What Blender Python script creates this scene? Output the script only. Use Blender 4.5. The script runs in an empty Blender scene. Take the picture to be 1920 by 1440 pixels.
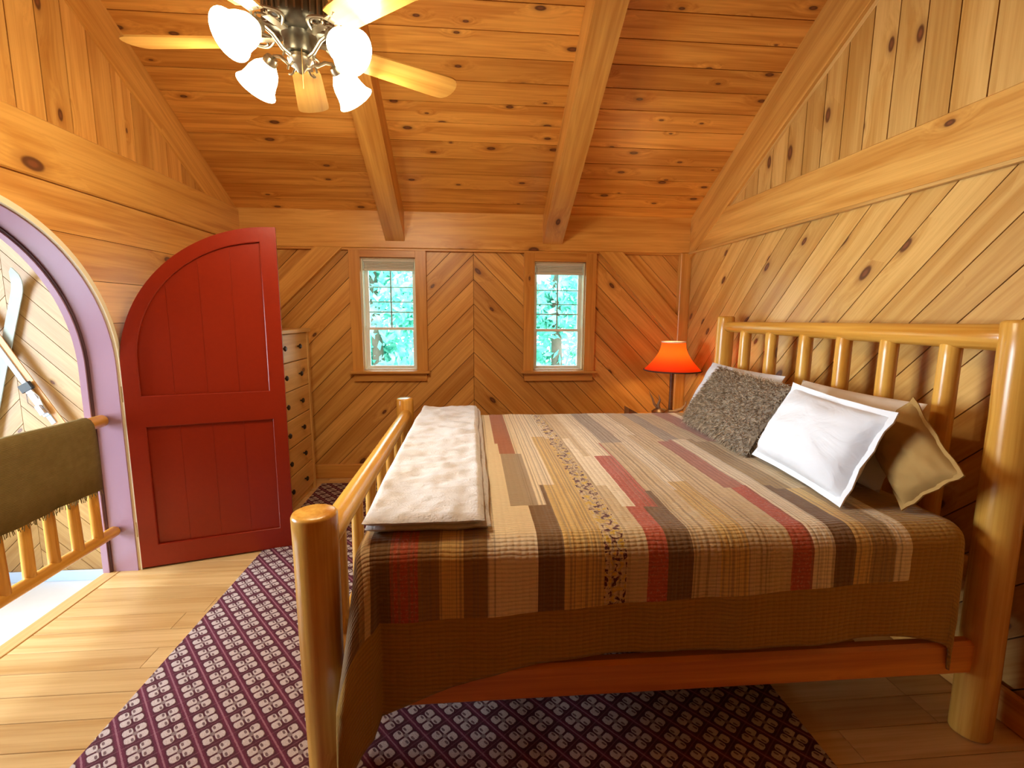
import bpy, math, random
from math import sin, cos, pi, radians, sqrt, atan2
from mathutils import Vector, Matrix, noise

random.seed(7)
SC = bpy.context.scene
COL = SC.collection

# ---------------------------------------------------------------- camera
yaw, pitch, roll = radians(4.875), radians(-8.105), radians(.354)
fw = Vector((sin(yaw)*cos(pitch), cos(yaw)*cos(pitch), sin(pitch)))
rt = Vector((cos(yaw), -sin(yaw), 0)); up = rt.cross(fw)
r2 = cos(roll)*rt + sin(roll)*up; u2 = -sin(roll)*rt + cos(roll)*up
cd = bpy.data.cameras.new('camera'); cam = bpy.data.objects.new('camera', cd); COL.objects.link(cam)
cd.sensor_width = 36; cd.lens = 900/1920*36; cd.clip_start = .02
cam.matrix_world = Matrix(((r2.x, u2.x, -fw.x, 0), (r2.y, u2.y, -fw.y, 0), (r2.z, u2.z, -fw.z, 1.5), (0, 0, 0, 1)))
SC.camera = cam

# ---------------------------------------------------------------- world and exposure
w = bpy.data.worlds.new('sky'); SC.world = w; w.use_nodes = True
wn = w.node_tree.nodes; wl = w.node_tree.links
bg = wn['Background']; bg.inputs['Color'].default_value = (.80, .93, 1.0, 1); bg.inputs['Strength'].default_value = 8.5
vs = SC.view_settings
vs.view_transform = 'Standard'; vs.look = 'None'; vs.gamma = 1.0; vs.use_curve_mapping = False; vs.exposure = 0.0

# daylight of the stairwell's tall window (its glazing stands in the stairwell's side wall)
def area(name, loc, direction, sx, sy, power, col):
    l = bpy.data.lights.new(name, 'AREA'); l.shape = 'RECTANGLE'; l.size = sx; l.size_y = sy
    l.energy = power; l.color = col
    o = bpy.data.objects.new(name, l); COL.objects.link(o)
    l.spread = radians(125)
    o.location = loc; o.rotation_euler = Vector(direction).to_track_quat('-Z', 'Y').to_euler()
    return o
area('stairwell_window_daylight', (-5.62, 1.8, 1.45), (1, -.02, -.10), 3.0, 3.2, 430, (.74, .87, 1.0))

# ---------------------------------------------------------------- helpers
PM = {}
def tag(o, label=None, cat=None, group=None, kind=None):
    if label: o['label'] = label
    if cat: o['category'] = cat
    if group: o['group'] = group
    if kind: o['kind'] = kind
    return o
def empty(name, loc=(0, 0, 0), rotz=0):
    o = bpy.data.objects.new(name, None); COL.objects.link(o); o.empty_display_size = .05
    M = Matrix.Translation(Vector(loc)) @ Matrix.Rotation(rotz, 4, 'Z')
    o.matrix_basis = M; PM[o.name] = M
    return o
def frame(o, x, z=(0, 0, 1)):
    x = Vector(x).normalized(); z = Vector(z)
    y = z.cross(x)
    if y.length < 1e-5: y = Vector((0, 1, 0)).cross(x)
    y.normalize(); z = x.cross(y)
    return Matrix(((x.x, y.x, z.x, o[0]), (x.y, y.y, z.y, o[1]), (x.z, y.z, z.z, o[2]), (0, 0, 0, 1)))
def mk(name, verts, faces, mat, parent=None, fr=None, smooth=False, world=False):
    """verts are local to fr (or world verts when world=True: converted)"""
    fr = fr or Matrix.Identity(4)
    if world:
        inv = fr.inverted(); verts = [inv @ Vector(v) for v in verts]
    me = bpy.data.meshes.new(name); me.from_pydata([tuple(v) for v in verts], [], faces)
    if smooth is True:
        for p in me.polygons: p.use_smooth = True
    if mat: me.materials.append(mat)
    me.update()
    o = bpy.data.objects.new(name, me); COL.objects.link(o)
    if parent:
        o.parent = parent
        o.matrix_basis = PM[parent.name].inverted() @ fr
    else:
        o.matrix_basis = fr
    PM[o.name] = fr.copy()
    return o
def smooth_by_angle(o, ang=40):
    me = o.data
    for p in me.polygons: p.use_smooth = True
    try: me.set_sharp_from_angle(angle=radians(ang))
    except Exception: pass
    return o
def rebase(verts):
    return [tuple(v) for v in verts]
class G:
    """mesh gatherer (verts, faces)"""
    def __init__(s): s.v = []; s.f = []
    def add(s, v, f):
        n = len(s.v); s.v += [tuple(p) for p in v]; s.f += [tuple(i+n for i in q) for q in f]
    def box(s, x0, x1, y0, y1, z0, z1, c=0):
        if c <= 0:
            s.add([(x0,y0,z0),(x1,y0,z0),(x1,y1,z0),(x0,y1,z0),(x0,y0,z1),(x1,y0,z1),(x1,y1,z1),(x0,y1,z1)],
                  [(0,3,2,1),(4,5,6,7),(0,1,5,4),(1,2,6,5),(2,3,7,6),(3,0,4,7)])
        else:   # chamfered on the edges along x
            P = [(y0+c,z0),(y1-c,z0),(y1,z0+c),(y1,z1-c),(y1-c,z1),(y0+c,z1),(y0,z1-c),(y0,z0+c)]
            v = [(x0,a,b) for a,b in P] + [(x1,a,b) for a,b in P]
            f = [tuple(range(7,-1,-1)), tuple(range(8,16))] + [(i,(i+1)%8,(i+1)%8+8,i+8) for i in range(8)]
            s.add(v, f)
    def prism(s, poly, z0, z1):
        n = len(poly)
        s.add([(a,b,z0) for a,b in poly]+[(a,b,z1) for a,b in poly],
              [tuple(range(n-1,-1,-1)), tuple(range(n,2*n))]+[(i,(i+1)%n,(i+1)%n+n,i+n) for i in range(n)])
    def lathe(s, prof, n=24, cap=True):
        v = []; f = []
        m = len(prof)
        for r, z in prof:
            for k in range(n):
                a = 2*pi*k/n; v.append((r*cos(a), r*sin(a), z))
        for i in range(m-1):
            for k in range(n):
                k2 = (k+1) % n; f.append((i*n+k, i*n+k2, (i+1)*n+k2, (i+1)*n+k))
        if cap:
            f.append(tuple(range(n-1,-1,-1))); f.append(tuple((m-1)*n+k for k in range(n)))
        s.add(v, f)
    def tube(s, pts, rad, n=8, cap=True):
        pts = [Vector(p) for p in pts]; m = len(pts)
        rr = rad if isinstance(rad, (list, tuple)) else [rad]*m
        v = []; f = []; ref = None
        for i, p in enumerate(pts):
            t = (pts[min(i+1,m-1)]-pts[max(i-1,0)]).normalized()
            if ref is None:
                ref = Vector((0,0,1)) if abs(t.z) < .9 else Vector((1,0,0))
            a = (ref - t*ref.dot(t)).normalized(); b = t.cross(a); ref = a
            for k in range(n):
                q = 2*pi*k/n; v.append(p + rr[i]*(cos(q)*a + sin(q)*b))
        for i in range(m-1):
            for k in range(n):
                k2 = (k+1) % n; f.append((i*n+k, i*n+k2, (i+1)*n+k2, (i+1)*n+k))
        if cap:
            f.append(tuple(range(n-1,-1,-1))); f.append(tuple((m-1)*n+k for k in range(n)))
        s.add(v, f)
    def xf(s, M):
        s.v = [tuple(M @ Vector(p)) for p in s.v]; return s
    def build(s, name, mat, parent=None, fr=None, smooth=None, world=False):
        o = mk(name, s.v, s.f, mat, parent, fr, False, world)
        if smooth: smooth_by_angle(o, smooth)
        return o
def beam(name, p0, p1, wid, hgt, mat, parent=None, upv=(0,0,1), c=.006):
    p0 = Vector(p0); p1 = Vector(p1); L = (p1-p0).length
    g = G(); g.box(0, L, -wid/2, wid/2, -hgt/2, hgt/2, c)
    return g.build(name, mat, parent, frame(p0, p1-p0, upv))
def log(name, p0, p1, r0, r1, mat, parent=None, n=20, seg=14, wob=.03, seed=0, endr=.012):
    p0 = Vector(p0); p1 = Vector(p1); L = (p1-p0).length
    v = []; f = []; rows = [(0, r0-endr), (endr*.35, r0-endr*.3), (endr, r0)]
    for i in range(1, seg): rows.append((endr+(L-2*endr)*i/seg, r0+(r1-r0)*i/seg))
    rows += [(L-endr, r1), (L-endr*.35, r1-endr*.3), (L, r1-endr)]
    for x, r in rows:
        for k in range(n):
            a = 2*pi*k/n
            q = r*(1+wob*noise.noise(Vector((x*2.2+seed*9.1, cos(a)*.9, sin(a)*.9+seed*3))))
            v.append((x, q*cos(a), q*sin(a)))
    m = len(rows)
    for i in range(m-1):
        for k in range(n):
            k2 = (k+1) % n; f.append((i*n+k, i*n+k2, (i+1)*n+k2, (i+1)*n+k))
    f.append(tuple(range(n-1,-1,-1))); f.append(tuple((m-1)*n+k for k in range(n)))
    d = p1-p0
    o = mk(name, v, f, mat, parent, frame(p0, d, (0,0,1) if abs(d.normalized().z) < .9 else (0,1,0)))
    return smooth_by_angle(o, 50)

# ---- 2-D convex clipping for boards
def clip(poly, a, b, c):     # keep a*x+b*y<=c
    out = []; n = len(poly)
    for i in range(n):
        p = poly[i]; q = poly[(i+1) % n]
        dp = a*p[0]+b*p[1]-c; dq = a*q[0]+b*q[1]-c
        if dp <= 1e-9: out.append(p)
        if (dp < -1e-9 and dq > 1e-9) or (dp > 1e-9 and dq < -1e-9):
            t = dp/(dp-dq); out.append((p[0]+t*(q[0]-p[0]), p[1]+t*(q[1]-p[1])))
    return out
def parea(p): return .5*sum(p[i][0]*p[(i+1)%len(p)][1]-p[(i+1)%len(p)][0]*p[i][1] for i in range(len(p)))
def subtract(polys, H):      # H convex, counter-clockwise
    res = []
    for P in polys:
        cur = P
        for i in range(len(H)):
            p, q = H[i], H[(i+1) % len(H)]
            nx, ny = q[1]-p[1], -(q[0]-p[0])     # outward normal
            cc = nx*p[0]+ny*p[1]
            outp = clip(cur, -nx, -ny, -cc)
            if len(outp) >= 3 and abs(parea(outp)) > 1e-6: res.append(outp)
            cur = clip(cur, nx, ny, cc)
            if len(cur) < 3: break
    return res
def rect(x0, x1, y0, y1): return [(x0,y0),(x1,y0),(x1,y1),(x0,y1)]
def wframe(O, U, V):
    U = Vector(U).normalized(); V = Vector(V).normalized(); N = U.cross(V)
    return Matrix(((U.x,V.x,N.x,O[0]),(U.y,V.y,N.y,O[1]),(U.z,V.z,N.z,O[2]),(0,0,0,1)))
def slab(name, W, region, holes, t, mat, label=None):
    """backing of a wall: from n=0 back to n=-t"""
    P = [region]
    for h in holes: P = subtract(P, h)
    g = G()
    for p in P: g.prism(p, -t, 0)
    o = g.build(name, mat, None, W)
    tag(o, label, None, None, 'structure')
    return o
def boards(root, name, W, region, holes, ang, width, t, mat, off=0, gap=.005, z0=0.0):
    """boards laid on the wall frame W inside a convex region, each its own object"""
    e = (cos(ang), sin(ang)); f = (-sin(ang), cos(ang))
    ks = [f[0]*p[0]+f[1]*p[1]-off for p in region]
    k0 = math.floor(min(ks)/width); k1 = math.ceil(max(ks)/width)
    n = 0
    for k in range(k0, k1):
        P = clip(region, f[0], f[1], off+(k+1)*width-gap/2)
        if len(P) < 3: continue
        P = clip(P, -f[0], -f[1], -(off+k*width+gap/2))
        if len(P) < 3 or abs(parea(P)) < 4e-4: continue
        Ps = [P]
        for h in holes: Ps = subtract(Ps, h)
        if not Ps: continue
        c = (sum(p[0] for q in Ps for p in q)/sum(len(q) for q in Ps), sum(p[1] for q in Ps for p in q)/sum(len(q) for q in Ps))
        L = Matrix(((e[0], f[0], 0, c[0]), (e[1], f[1], 0, c[1]), (0,0,1,z0), (0,0,0,1)))
        g = G()
        for q in Ps:
            g.prism([((x-c[0])*e[0]+(y-c[1])*e[1], (x-c[0])*f[0]+(y-c[1])*f[1]) for x, y in q], 0, t)
        g.build(name, mat, root, W @ L); n += 1
    return n

# ---------------------------------------------------------------- materials
class NT:
    def __init__(s, name):
        s.m = bpy.data.materials.new(name); s.m.use_nodes = True; s.t = s.m.node_tree
        s.b = s.t.nodes['Principled BSDF']; s.out = s.t.nodes['Material Output']
    def n(s, typ, **kw):
        x = s.t.nodes.new(typ)
        for k, v in kw.items(): setattr(x, k, v)
        return x
    def l(s, a, b): s.t.links.new(a, b)
    def set(s, sock, v):
        if hasattr(v, 'is_output') or isinstance(v, bpy.types.NodeSocket): s.l(v, sock)
        else: sock.default_value = v
    def math(s, op, a, b=0.0, c=None, clamp=False):
        x = s.n('ShaderNodeMath', operation=op); x.use_clamp = clamp
        s.set(x.inputs[0], a); s.set(x.inputs[1], b)
        if c is not None: s.set(x.inputs[2], c)
        return x.outputs[0]
    def mix(s, f, a, b, mode='MIX'):
        x = s.n('ShaderNodeMix', data_type='RGBA', blend_type=mode)
        s.set(x.inputs[0], f)
        s.set(x.inputs[6], a if not isinstance(a, tuple) else (*a, 1) if len(a) == 3 else a)
        s.set(x.inputs[7], b if not isinstance(b, tuple) else (*b, 1) if len(b) == 3 else b)
        return x.outputs[2]
    def vm(s, op, a, b=None, sc=None):
        x = s.n('ShaderNodeVectorMath', operation=op); s.set(x.inputs[0], a)
        if b is not None: s.set(x.inputs[1], b)
        if sc is not None: s.set(x.inputs[3], sc)
        return x.outputs[0]
    def noise(s, v, scale=1, detail=3, rough=.5, dist=0):
        x = s.n('ShaderNodeTexNoise'); s.set(x.inputs['Vector'], v)
        x.inputs['Scale'].default_value = scale; x.inputs['Detail'].default_value = detail
        x.inputs['Roughness'].default_value = rough; x.inputs['Distortion'].default_value = dist
        return x.outputs['Fac']
    def ramp(s, f, stops, interp='LINEAR'):
        x = s.n('ShaderNodeValToRGB'); x.color_ramp.interpolation = interp
        el = x.color_ramp.elements
        for i, (p, c) in enumerate(stops):
            e = el[i] if i < 2 else el.new(p)
            e.position = p; e.color = (*c, 1) if len(c) == 3 else c
        s.set(x.inputs[0], f); return x.outputs[0]
    def smooth(s, v, a, b):
        x = s.n('ShaderNodeMapRange', interpolation_type='SMOOTHSTEP'); s.set(x.inputs[0], v)
        x.inputs[1].default_value = a; x.inputs[2].default_value = b
        return x.outputs[0]
    def bump(s, h, strength=.2, dist=.01):
        x = s.n('ShaderNodeBump'); x.inputs['Strength'].default_value = strength; x.inputs['Distance'].default_value = dist
        s.l(h, x.inputs['Height']); s.l(x.outputs[0], s.b.inputs['Normal'])
    def fin(s, col=None, rough=.5, spec=.5, metal=0, **kw):
        if col is not None: s.set(s.b.inputs['Base Color'], (*col, 1) if isinstance(col, tuple) and len(col) == 3 else col)
        s.set(s.b.inputs['Roughness'], rough); s.b.inputs['Specular IOR Level'].default_value = spec
        s.b.inputs['Metallic'].default_value = metal
        for k, v in kw.items(): s.set(s.b.inputs[k.replace('_', ' ')], v)
        return s.m

def wood(name, light, dark, knot=(.10,.03,.012), rough=.36, kon=.55, ksize=1.0, var=.22, spec=.5, kx=2.4, ky=5.0):
    s = NT(name)
    tc = s.n('ShaderNodeTexCoord').outputs['Object']
    rnd = s.n('ShaderNodeObjectInfo').outputs['Random']
    ro = s.n('ShaderNodeCombineXYZ')
    for i, k in enumerate((61.0, 37.0, 23.0)): s.l(s.math('MULTIPLY', rnd, k), ro.inputs[i])
    p = s.vm('ADD', tc, ro.outputs[0])
    sep = s.n('ShaderNodeSeparateXYZ'); s.l(p, sep.inputs[0])
    yz = s.math('ADD', sep.outputs[1], sep.outputs[2])
    cv = s.n('ShaderNodeCombineXYZ')
    s.l(s.math('MULTIPLY', sep.outputs[0], kx), cv.inputs[0]); s.l(s.math('MULTIPLY', yz, ky), cv.inputs[1])
    vo = s.n('ShaderNodeTexVoronoi', voronoi_dimensions='2D'); s.l(cv.outputs[0], vo.inputs['Vector'])
    vo.inputs['Scale'].default_value = 1; vo.inputs['Randomness'].default_value = .9
    sc = s.n('ShaderNodeSeparateColor'); s.l(vo.outputs['Color'], sc.inputs[0])
    on = s.math('GREATER_THAN', sc.outputs[0], kon)
    sz = s.math('MULTIPLY_ADD', sc.outputs[1], .9, .45)
    d = s.math('DIVIDE', vo.outputs['Distance'], s.math('MULTIPLY', sz, ksize))
    kn = s.math('MULTIPLY', s.smooth(d, .085, .055), on)
    ring = s.math('MULTIPLY', s.smooth(d, .17, .06), on)
    core = s.math('MULTIPLY', s.smooth(d, .045, .02), on)
    # grain bends round the knots
    bend = s.math('MULTIPLY', s.math('MULTIPLY', s.smooth(d, .45, .05), on), .035)
    gv = s.n('ShaderNodeCombineXYZ'); s.l(sep.outputs[0], gv.inputs[0])
    s.l(s.math('ADD', sep.outputs[1], bend), gv.inputs[1]); s.l(s.math('ADD', sep.outputs[2], bend), gv.inputs[2])
    g1 = s.noise(s.vm('MULTIPLY', gv.outputs[0], (.9, 13, 13)), 1, 3, .55, .6)
    g2 = s.noise(s.vm('MULTIPLY', gv.outputs[0], (2.0, 75, 75)), 1, 2, .6, .2)
    f = s.math('ADD', s.math('MULTIPLY', s.smooth(g1, .36, .68), .66), s.math('MULTIPLY', s.smooth(g2, .32, .70), .34))
    dark = (dark[0]*.86, dark[1]*.78, dark[2]*.68)
    col = s.mix(f, light, dark)
    tint = s.math('MULTIPLY_ADD', rnd, var, 1-var*.55)
    tv = s.n('ShaderNodeCombineXYZ')
    s.l(tint, tv.inputs[0]); s.l(s.math('POWER', tint, 1.25), tv.inputs[1]); s.l(s.math('POWER', tint, 1.6), tv.inputs[2])
    col = s.mix(1.0, col, tv.outputs[0], 'MULTIPLY')
    col = s.mix(s.math('MULTIPLY', ring, .45), col, (dark[0]*.55, dark[1]*.42, dark[2]*.35))
    col = s.mix(s.math('MULTIPLY', kn, .92), col, knot)
    col = s.mix(s.math('MULTIPLY', core, .5), col, (knot[0]*3, knot[1]*3.2, knot[2]*3))
    s.bump(g2, .06, .004)
    return s.fin(col, rough, spec)

def plain(name, col, rough=.5, spec=.5, metal=0, nscale=0, namt=.15, bumps=0, **kw):
    s = NT(name); c = col
    if nscale:
        tc = s.n('ShaderNodeTexCoord').outputs['Object']
        f = s.noise(tc, nscale, 4, .6)
        c = s.mix(f, tuple(x*(1-namt) for x in col), tuple(min(1, x*(1+namt)) for x in col))
        if bumps: s.bump(f, bumps, .01)
    return s.fin(c, rough, spec, metal, **kw)

M = {}
M['ceil'] = wood('amber_pine_ceiling', (.84,.42,.09), (.62,.25,.038), kon=.40, ksize=.95, var=.34, kx=2.6, ky=6.4)
M['pine'] = wood('pine_panel', (.78,.42,.11), (.62,.28,.055), kon=.72, var=.30)
M['pine_v'] = wood('knotty_pine_panel', (.68,.40,.12), (.57,.295,.066), kon=.62, ksize=1.25, var=.28)
M['beam'] = wood('pine_timber', (.80,.44,.11), (.66,.31,.06), kon=.70, var=.16, kx=1.6, ky=3.2)
M['log'] = wood('honey_log', (.76,.41,.075), (.60,.26,.03), kon=.72, rough=.25, var=.14, kx=2.0, ky=5)
M['rail'] = wood('reddish_rail_pine', (.78,.30,.035), (.62,.20,.018), kon=.80, rough=.3, var=.05)  # log wood with the red cast of its shadow in the colour
M['floorw'] = wood('maple_floor', (.70,.46,.20), (.58,.345,.125), kon=.93, rough=.28, var=.22)
M['darktrim'] = wood('dark_stained_trim', (.36,.13,.022), (.25,.08,.012), kon=.97, var=.1)  # dark brown stands in for the shade under the left rafter
M['back'] = plain('dark_wood_backing', (.16,.065,.016), .8)
M['trimw'] = wood('window_casing_pine', (.74,.37,.085), (.60,.25,.045), kon=.97, var=.08)
M['pale'] = wood('pale_dresser_pine', (.72,.44,.15), (.60,.33,.09), kon=.9, rough=.3, var=.12)

# ---------------------------------------------------------------- the room
D = 4.42; YB = -2.6; CS = .555; RIDGE = .9
ZC0 = 2.385; YC = 4.37
def zceil(y): return ZC0 + CS*(YC-y) if y >= RIDGE else ZC0+CS*(YC-RIDGE) - CS*(RIDGE-y)
ZR = zceil(RIDGE); ZE = zceil(YB)

# floor
W_fl = wframe((0,0,0), (1,0,0), (0,1,0))
fl = slab('floor', wframe((0,0,-.018),(1,0,0),(0,1,0)), rect(-2.14, 2.1, YB-.1, 4.5), [], .10, M['back'], 'pale wooden plank floor of the bedroom')
nose = G(); nose.box(0, 1.66, -.04, .04, -.009, .009, .004)
nose.build('nosing', M['floorw'], fl, frame((-2.105, 1.2, -.009), (0,1,0)))
rr = random.Random(3)
y = YB; k = 0
while y < 4.42:
    x = -2.06 if 1.2 < y < 2.83 else -1.96
    x1 = 2.02
    first = True
    while x < x1-.01:
        L = rr.uniform(.9, 2.1)
        if first: L = rr.uniform(.35, 1.9); first = False
        xe = min(x+L, x1)
        if x1-xe < .25: xe = x1
        g = G(); g.box(-(xe-x)/2+.0012, (xe-x)/2-.0012, -.0643, .0643, -.018, 0, .0015)
        g.build('plank', M['floorw'], fl, frame(((x+xe)/2, y+.0655, 0), (1,0,0)))
        x = xe
    y += .131; k += 1

# ceiling
L1 = (YC+.06-RIDGE)*sqrt(1+CS*CS)
W_c1 = wframe((0, YC+.06, ZC0-CS*.06+.02), (1,0,0), (0,-1,CS))
ce = slab('ceiling', W_c1, rect(-2.1, 2.1, -.05, L1+.02), [], .08, M['back'], 'amber pine plank ceiling sloping up from the far wall')
boards(ce, 'plank', W_c1, rect(-2.06, 2.06, -.02, L1), [], 0, .157, .018, M['ceil'], off=.02, gap=.006)
W_c2 = wframe((0, RIDGE-.0, ZR+.02), (1,0,0), (0,-1,-CS))
L2 = (RIDGE-YB)*sqrt(1+CS*CS)
ce2 = slab('ceiling_back', W_c2, rect(-2.1, 2.1, -.02, L2+.1), [], .08, M['back'], 'rear slope of the pine plank ceiling behind the viewer')
boards(ce2, 'plank', W_c2, rect(-2.06, 2.06, 0, L2), [], 0, .157, .018, M['ceil'], gap=.006)

# far wall with two windows
W1 = (-.965, -.489, 1.0, 2.0); W2 = (.572, 1.045, .995, 1.985)
holes = [rect(*W1), rect(*W2)]
W_far = wframe((0, D+.014, 0), (1,0,0), (0,0,1))
SEAM = .024
wf = slab('wall_far', W_far, rect(-2.14, 2.2, -.05, 2.45), holes, .14, M['back'], 'far bedroom wall of diagonal pine boards meeting in a chevron')
hb = [rect(W1[0]-.06, W1[1]+.06, W1[2]-.09, 2.1), rect(W2[0]-.06, W2[1]+.06, W2[2]-.09, 2.1)]
boards(wf, 'plank', W_far, rect(-1.95, SEAM-.002, 0, 2.10), hb, radians(45), .155, .014, M['pine'], off=.03)
boards(wf, 'plank', W_far, rect(SEAM+.002, 2.0, 0, 2.10), hb, radians(-45), .155, .014, M['pine'], off=.065)

# right wall
R = 2.0
W_r = wframe((R+.03, 0, 0), (0,-1,0), (0,0,1))
wr = slab('wall_right', W_r, [(-4.5,-.05),(2.7,-.05),(2.7,ZE),(-RIDGE,ZR),(-4.5,zceil(4.5))], [], .12, M['back'], 'right bedroom wall, diagonal boards below a timber, upright boards above')
boards(wr, 'plank', W_r, rect(-D, 2.6, 0, 2.10), [], radians(45), .155, .014, M['pine_v'], off=.03)
W_rv = wframe((R+.06, 0, 0), (0,-1,0), (0,0,1))
boards(wr, 'plank', W_r, [(-4.30,2.34),(2.6,2.34),(2.6,ZE),(-RIDGE,ZR)], [], radians(90), .153, .012, M['pine_v'], off=.02, gap=.006, z0=-.02+.021)

# left wall with arched opening
ACY, ACZ, AR = 2.03, 1.19, .82
LX = -1.96
W_l = wframe((LX-.014, 0, 0), (0,1,0), (0,0,1))
def archpoly(r, z0=-.06, n=28): return [(ACY-r, z0), (ACY+r, z0)] + [(ACY+r*cos(pi*i/n), ACZ+r*sin(pi*i/n)) for i in range(n+1)]
def archconv(r): return archpoly(r)
wlft = slab('wall_left', W_l, [(YB-.1,-.05),(4.5,-.05),(4.5,zceil(4.5)),(RIDGE,ZR),(YB-.1,ZE)], [archconv(AR+.004)], .16, M['back'], 'left bedroom wall of level pine boards with an arched doorway')
boards(wlft, 'plank', W_l, rect(YB, D, 0, 2.12), [archconv(AR-.01)], 0, .22, .014, M['pine'], off=.125, gap=.003)
boards(wlft, 'plank', W_l, [(YB,2.36),(4.30,2.36),(RIDGE,ZR),(YB,ZE)], [], radians(90), .153, .004, M['pine'], off=.03, gap=.006)

# back wall
W_b = wframe((0, YB, 0), (-1,0,0), (0,0,1))
wb = slab('wall_back', W_b, rect(-2.2, 2.1, -.05, ZE+.1), [], .1, M['back'], 'rear bedroom wall of upright pine boards behind the viewer')
boards(wb, 'plank', W_b, rect(-2.0, 1.96, 0, ZE), [], radians(90), .155, .014, M['pine'])

# timbers
def trim(n, o, label): o.name = 'trim_%d' % n; PM[o.name] = PM.get(o.name, Matrix()); tag(o, label, None, None, 'structure'); return o
trim(1, beam('timber', (LX, YC+.05, 2.2325), (R, YC+.05, 2.2325), .10, .315, M['beam']), 'long level pine timber across the top of the far wall')
trim(2, beam('timber', (R+.02, YC, 2.2175), (R+.02, YB, 2.2175), .04, .275, M['beam']), 'level pine timber along the right wall above the headboard')
trim(3, beam('timber', (LX-.0, YC, 2.24), (LX-.0, YB, 2.24), .04, .27, M['beam']), 'level pine timber along the left wall above the arch')
def rafter(n, x0, x1, dep, label, mat, yend=YC):
    # polygon in yz, extruded along x; local X runs up the slope
    y0, y1 = yend, RIDGE
    P = [(y0, zceil(y0)-dep), (y1, zceil(y1)-dep), (y1, zceil(y1)-.0), (y0, zceil(y0)-.0)]
    g = G(); v = [(x0,a,b) for a,b in P]+[(x1,a,b) for a,b in P]
    g.add(v, [(0,1,2,3),(7,6,5,4),(0,4,5,1),(1,5,6,2),(2,6,7,3),(3,7,4,0)])
    o = g.build('timber', mat, None, frame(((x0+x1)/2, y0, zceil(y0)-dep/2), (0,-1,CS), (1,0,0)), None, True)
    return trim(n, o, label)
rafter(4, LX-.05, LX+.005, .27, 'sloping pine rafter on the left wall under the ceiling edge', M['beam'])
rafter(5, R-.005, R+.06, .37, 'sloping pine rafter on the right wall under the ceiling edge', M['beam'])
rafter(6, -.735, -.572, .25, 'ceiling rafter beside the fan, left of the two middle rafters', M['beam'])
rafter(7, .640, .815, .25, 'ceiling rafter ending over the right window, right of the two middle rafters', M['beam'])
# thin strips under the timbers and rafters
trim(8, beam('strip', (LX, YC+.03, 2.066), (R, YC+.03, 2.066), .035, .018, M['trimw'], c=.002), 'thin dark strip under the far wall timber')
trim(9, beam('strip', (R-.002, YC, 2.072), (R-.002, YB, 2.072), .03, .016, M['pale'], c=.002), 'thin pale strip under the right wall timber')
def sl(yy, dep): return zceil(yy)-dep
trim(10, beam('strip', (R+.03, 3.75, sl(3.75,.385)), (R+.03, RIDGE, sl(RIDGE,.385)), .03, .03, M['pale'], upv=(1,0,0), c=.003), 'pale strip under the right wall rafter')
trim(11, beam('strip', (LX-.03, 3.95, sl(3.95,.31)), (LX-.03, RIDGE, sl(RIDGE,.31)), .10, .035, M['darktrim'], upv=(1,0,0), c=.003), 'dark strip under the left wall rafter')
# corner posts and braces on the far wall
trim(12, beam('post', (1.968, YC+.03, 0), (1.968, YC+.03, 2.072), .09, .10, M['beam'], upv=(1,0,0)), 'upright pine corner post behind the bedside lamp')
trim(13, beam('post', (-1.912, YC+.03, 0), (-1.912, YC+.03, 2.072), .09, .09, M['beam'], upv=(1,0,0)), 'upright pine corner post behind the dresser')
def brace(n, pts, label):
    g = G(); v = [(a, YC-.005, b) for a,b in pts]+[(a, YC+.06, b) for a,b in pts]
    g.add(v, [(0,1,2,3),(7,6,5,4),(0,4,5,1),(1,5,6,2),(2,6,7,3),(3,7,4,0)])
    p0 = Vector(((pts[0][0]+pts[3][0])/2, YC, (pts[0][1]+pts[3][1])/2)); p1 = Vector(((pts[1][0]+pts[2][0])/2, YC, (pts[1][1]+pts[2][1])/2))
    trim(n, g.build('brace', M['beam'], None, frame(p0, p1-p0, (0,-1,0)), None, True), label)
brace(14, [(1.148,2.075),(1.920,1.255),(1.920,1.50),(1.372,2.075)], 'slanting pine knee brace over the bedside lamp')
brace(15, [(-1.105,2.075),(-1.87,1.335),(-1.87,1.56),(-1.34,2.075)], 'slanting pine knee brace beside the left window')
# baseboards
def baseboard(name, p0, p1, label):
    o = beam(name, p0, p1, .03, .13, M['trimw']); tag(o, label, None, None, 'structure')
baseboard('baseboard_right', (1.985, D-.1, .065), (1.985, YB, .065), 'wooden baseboard along the right wall')
baseboard('baseboard_far', (-1.86, D-.015, .065), (1.91, D-.015, .065), 'wooden baseboard along the far wall')
baseboard('baseboard_left', (LX+.012, 2.87, .065), (LX+.012, D-.08, .065), 'wooden baseboard along the left wall behind the door')

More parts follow.
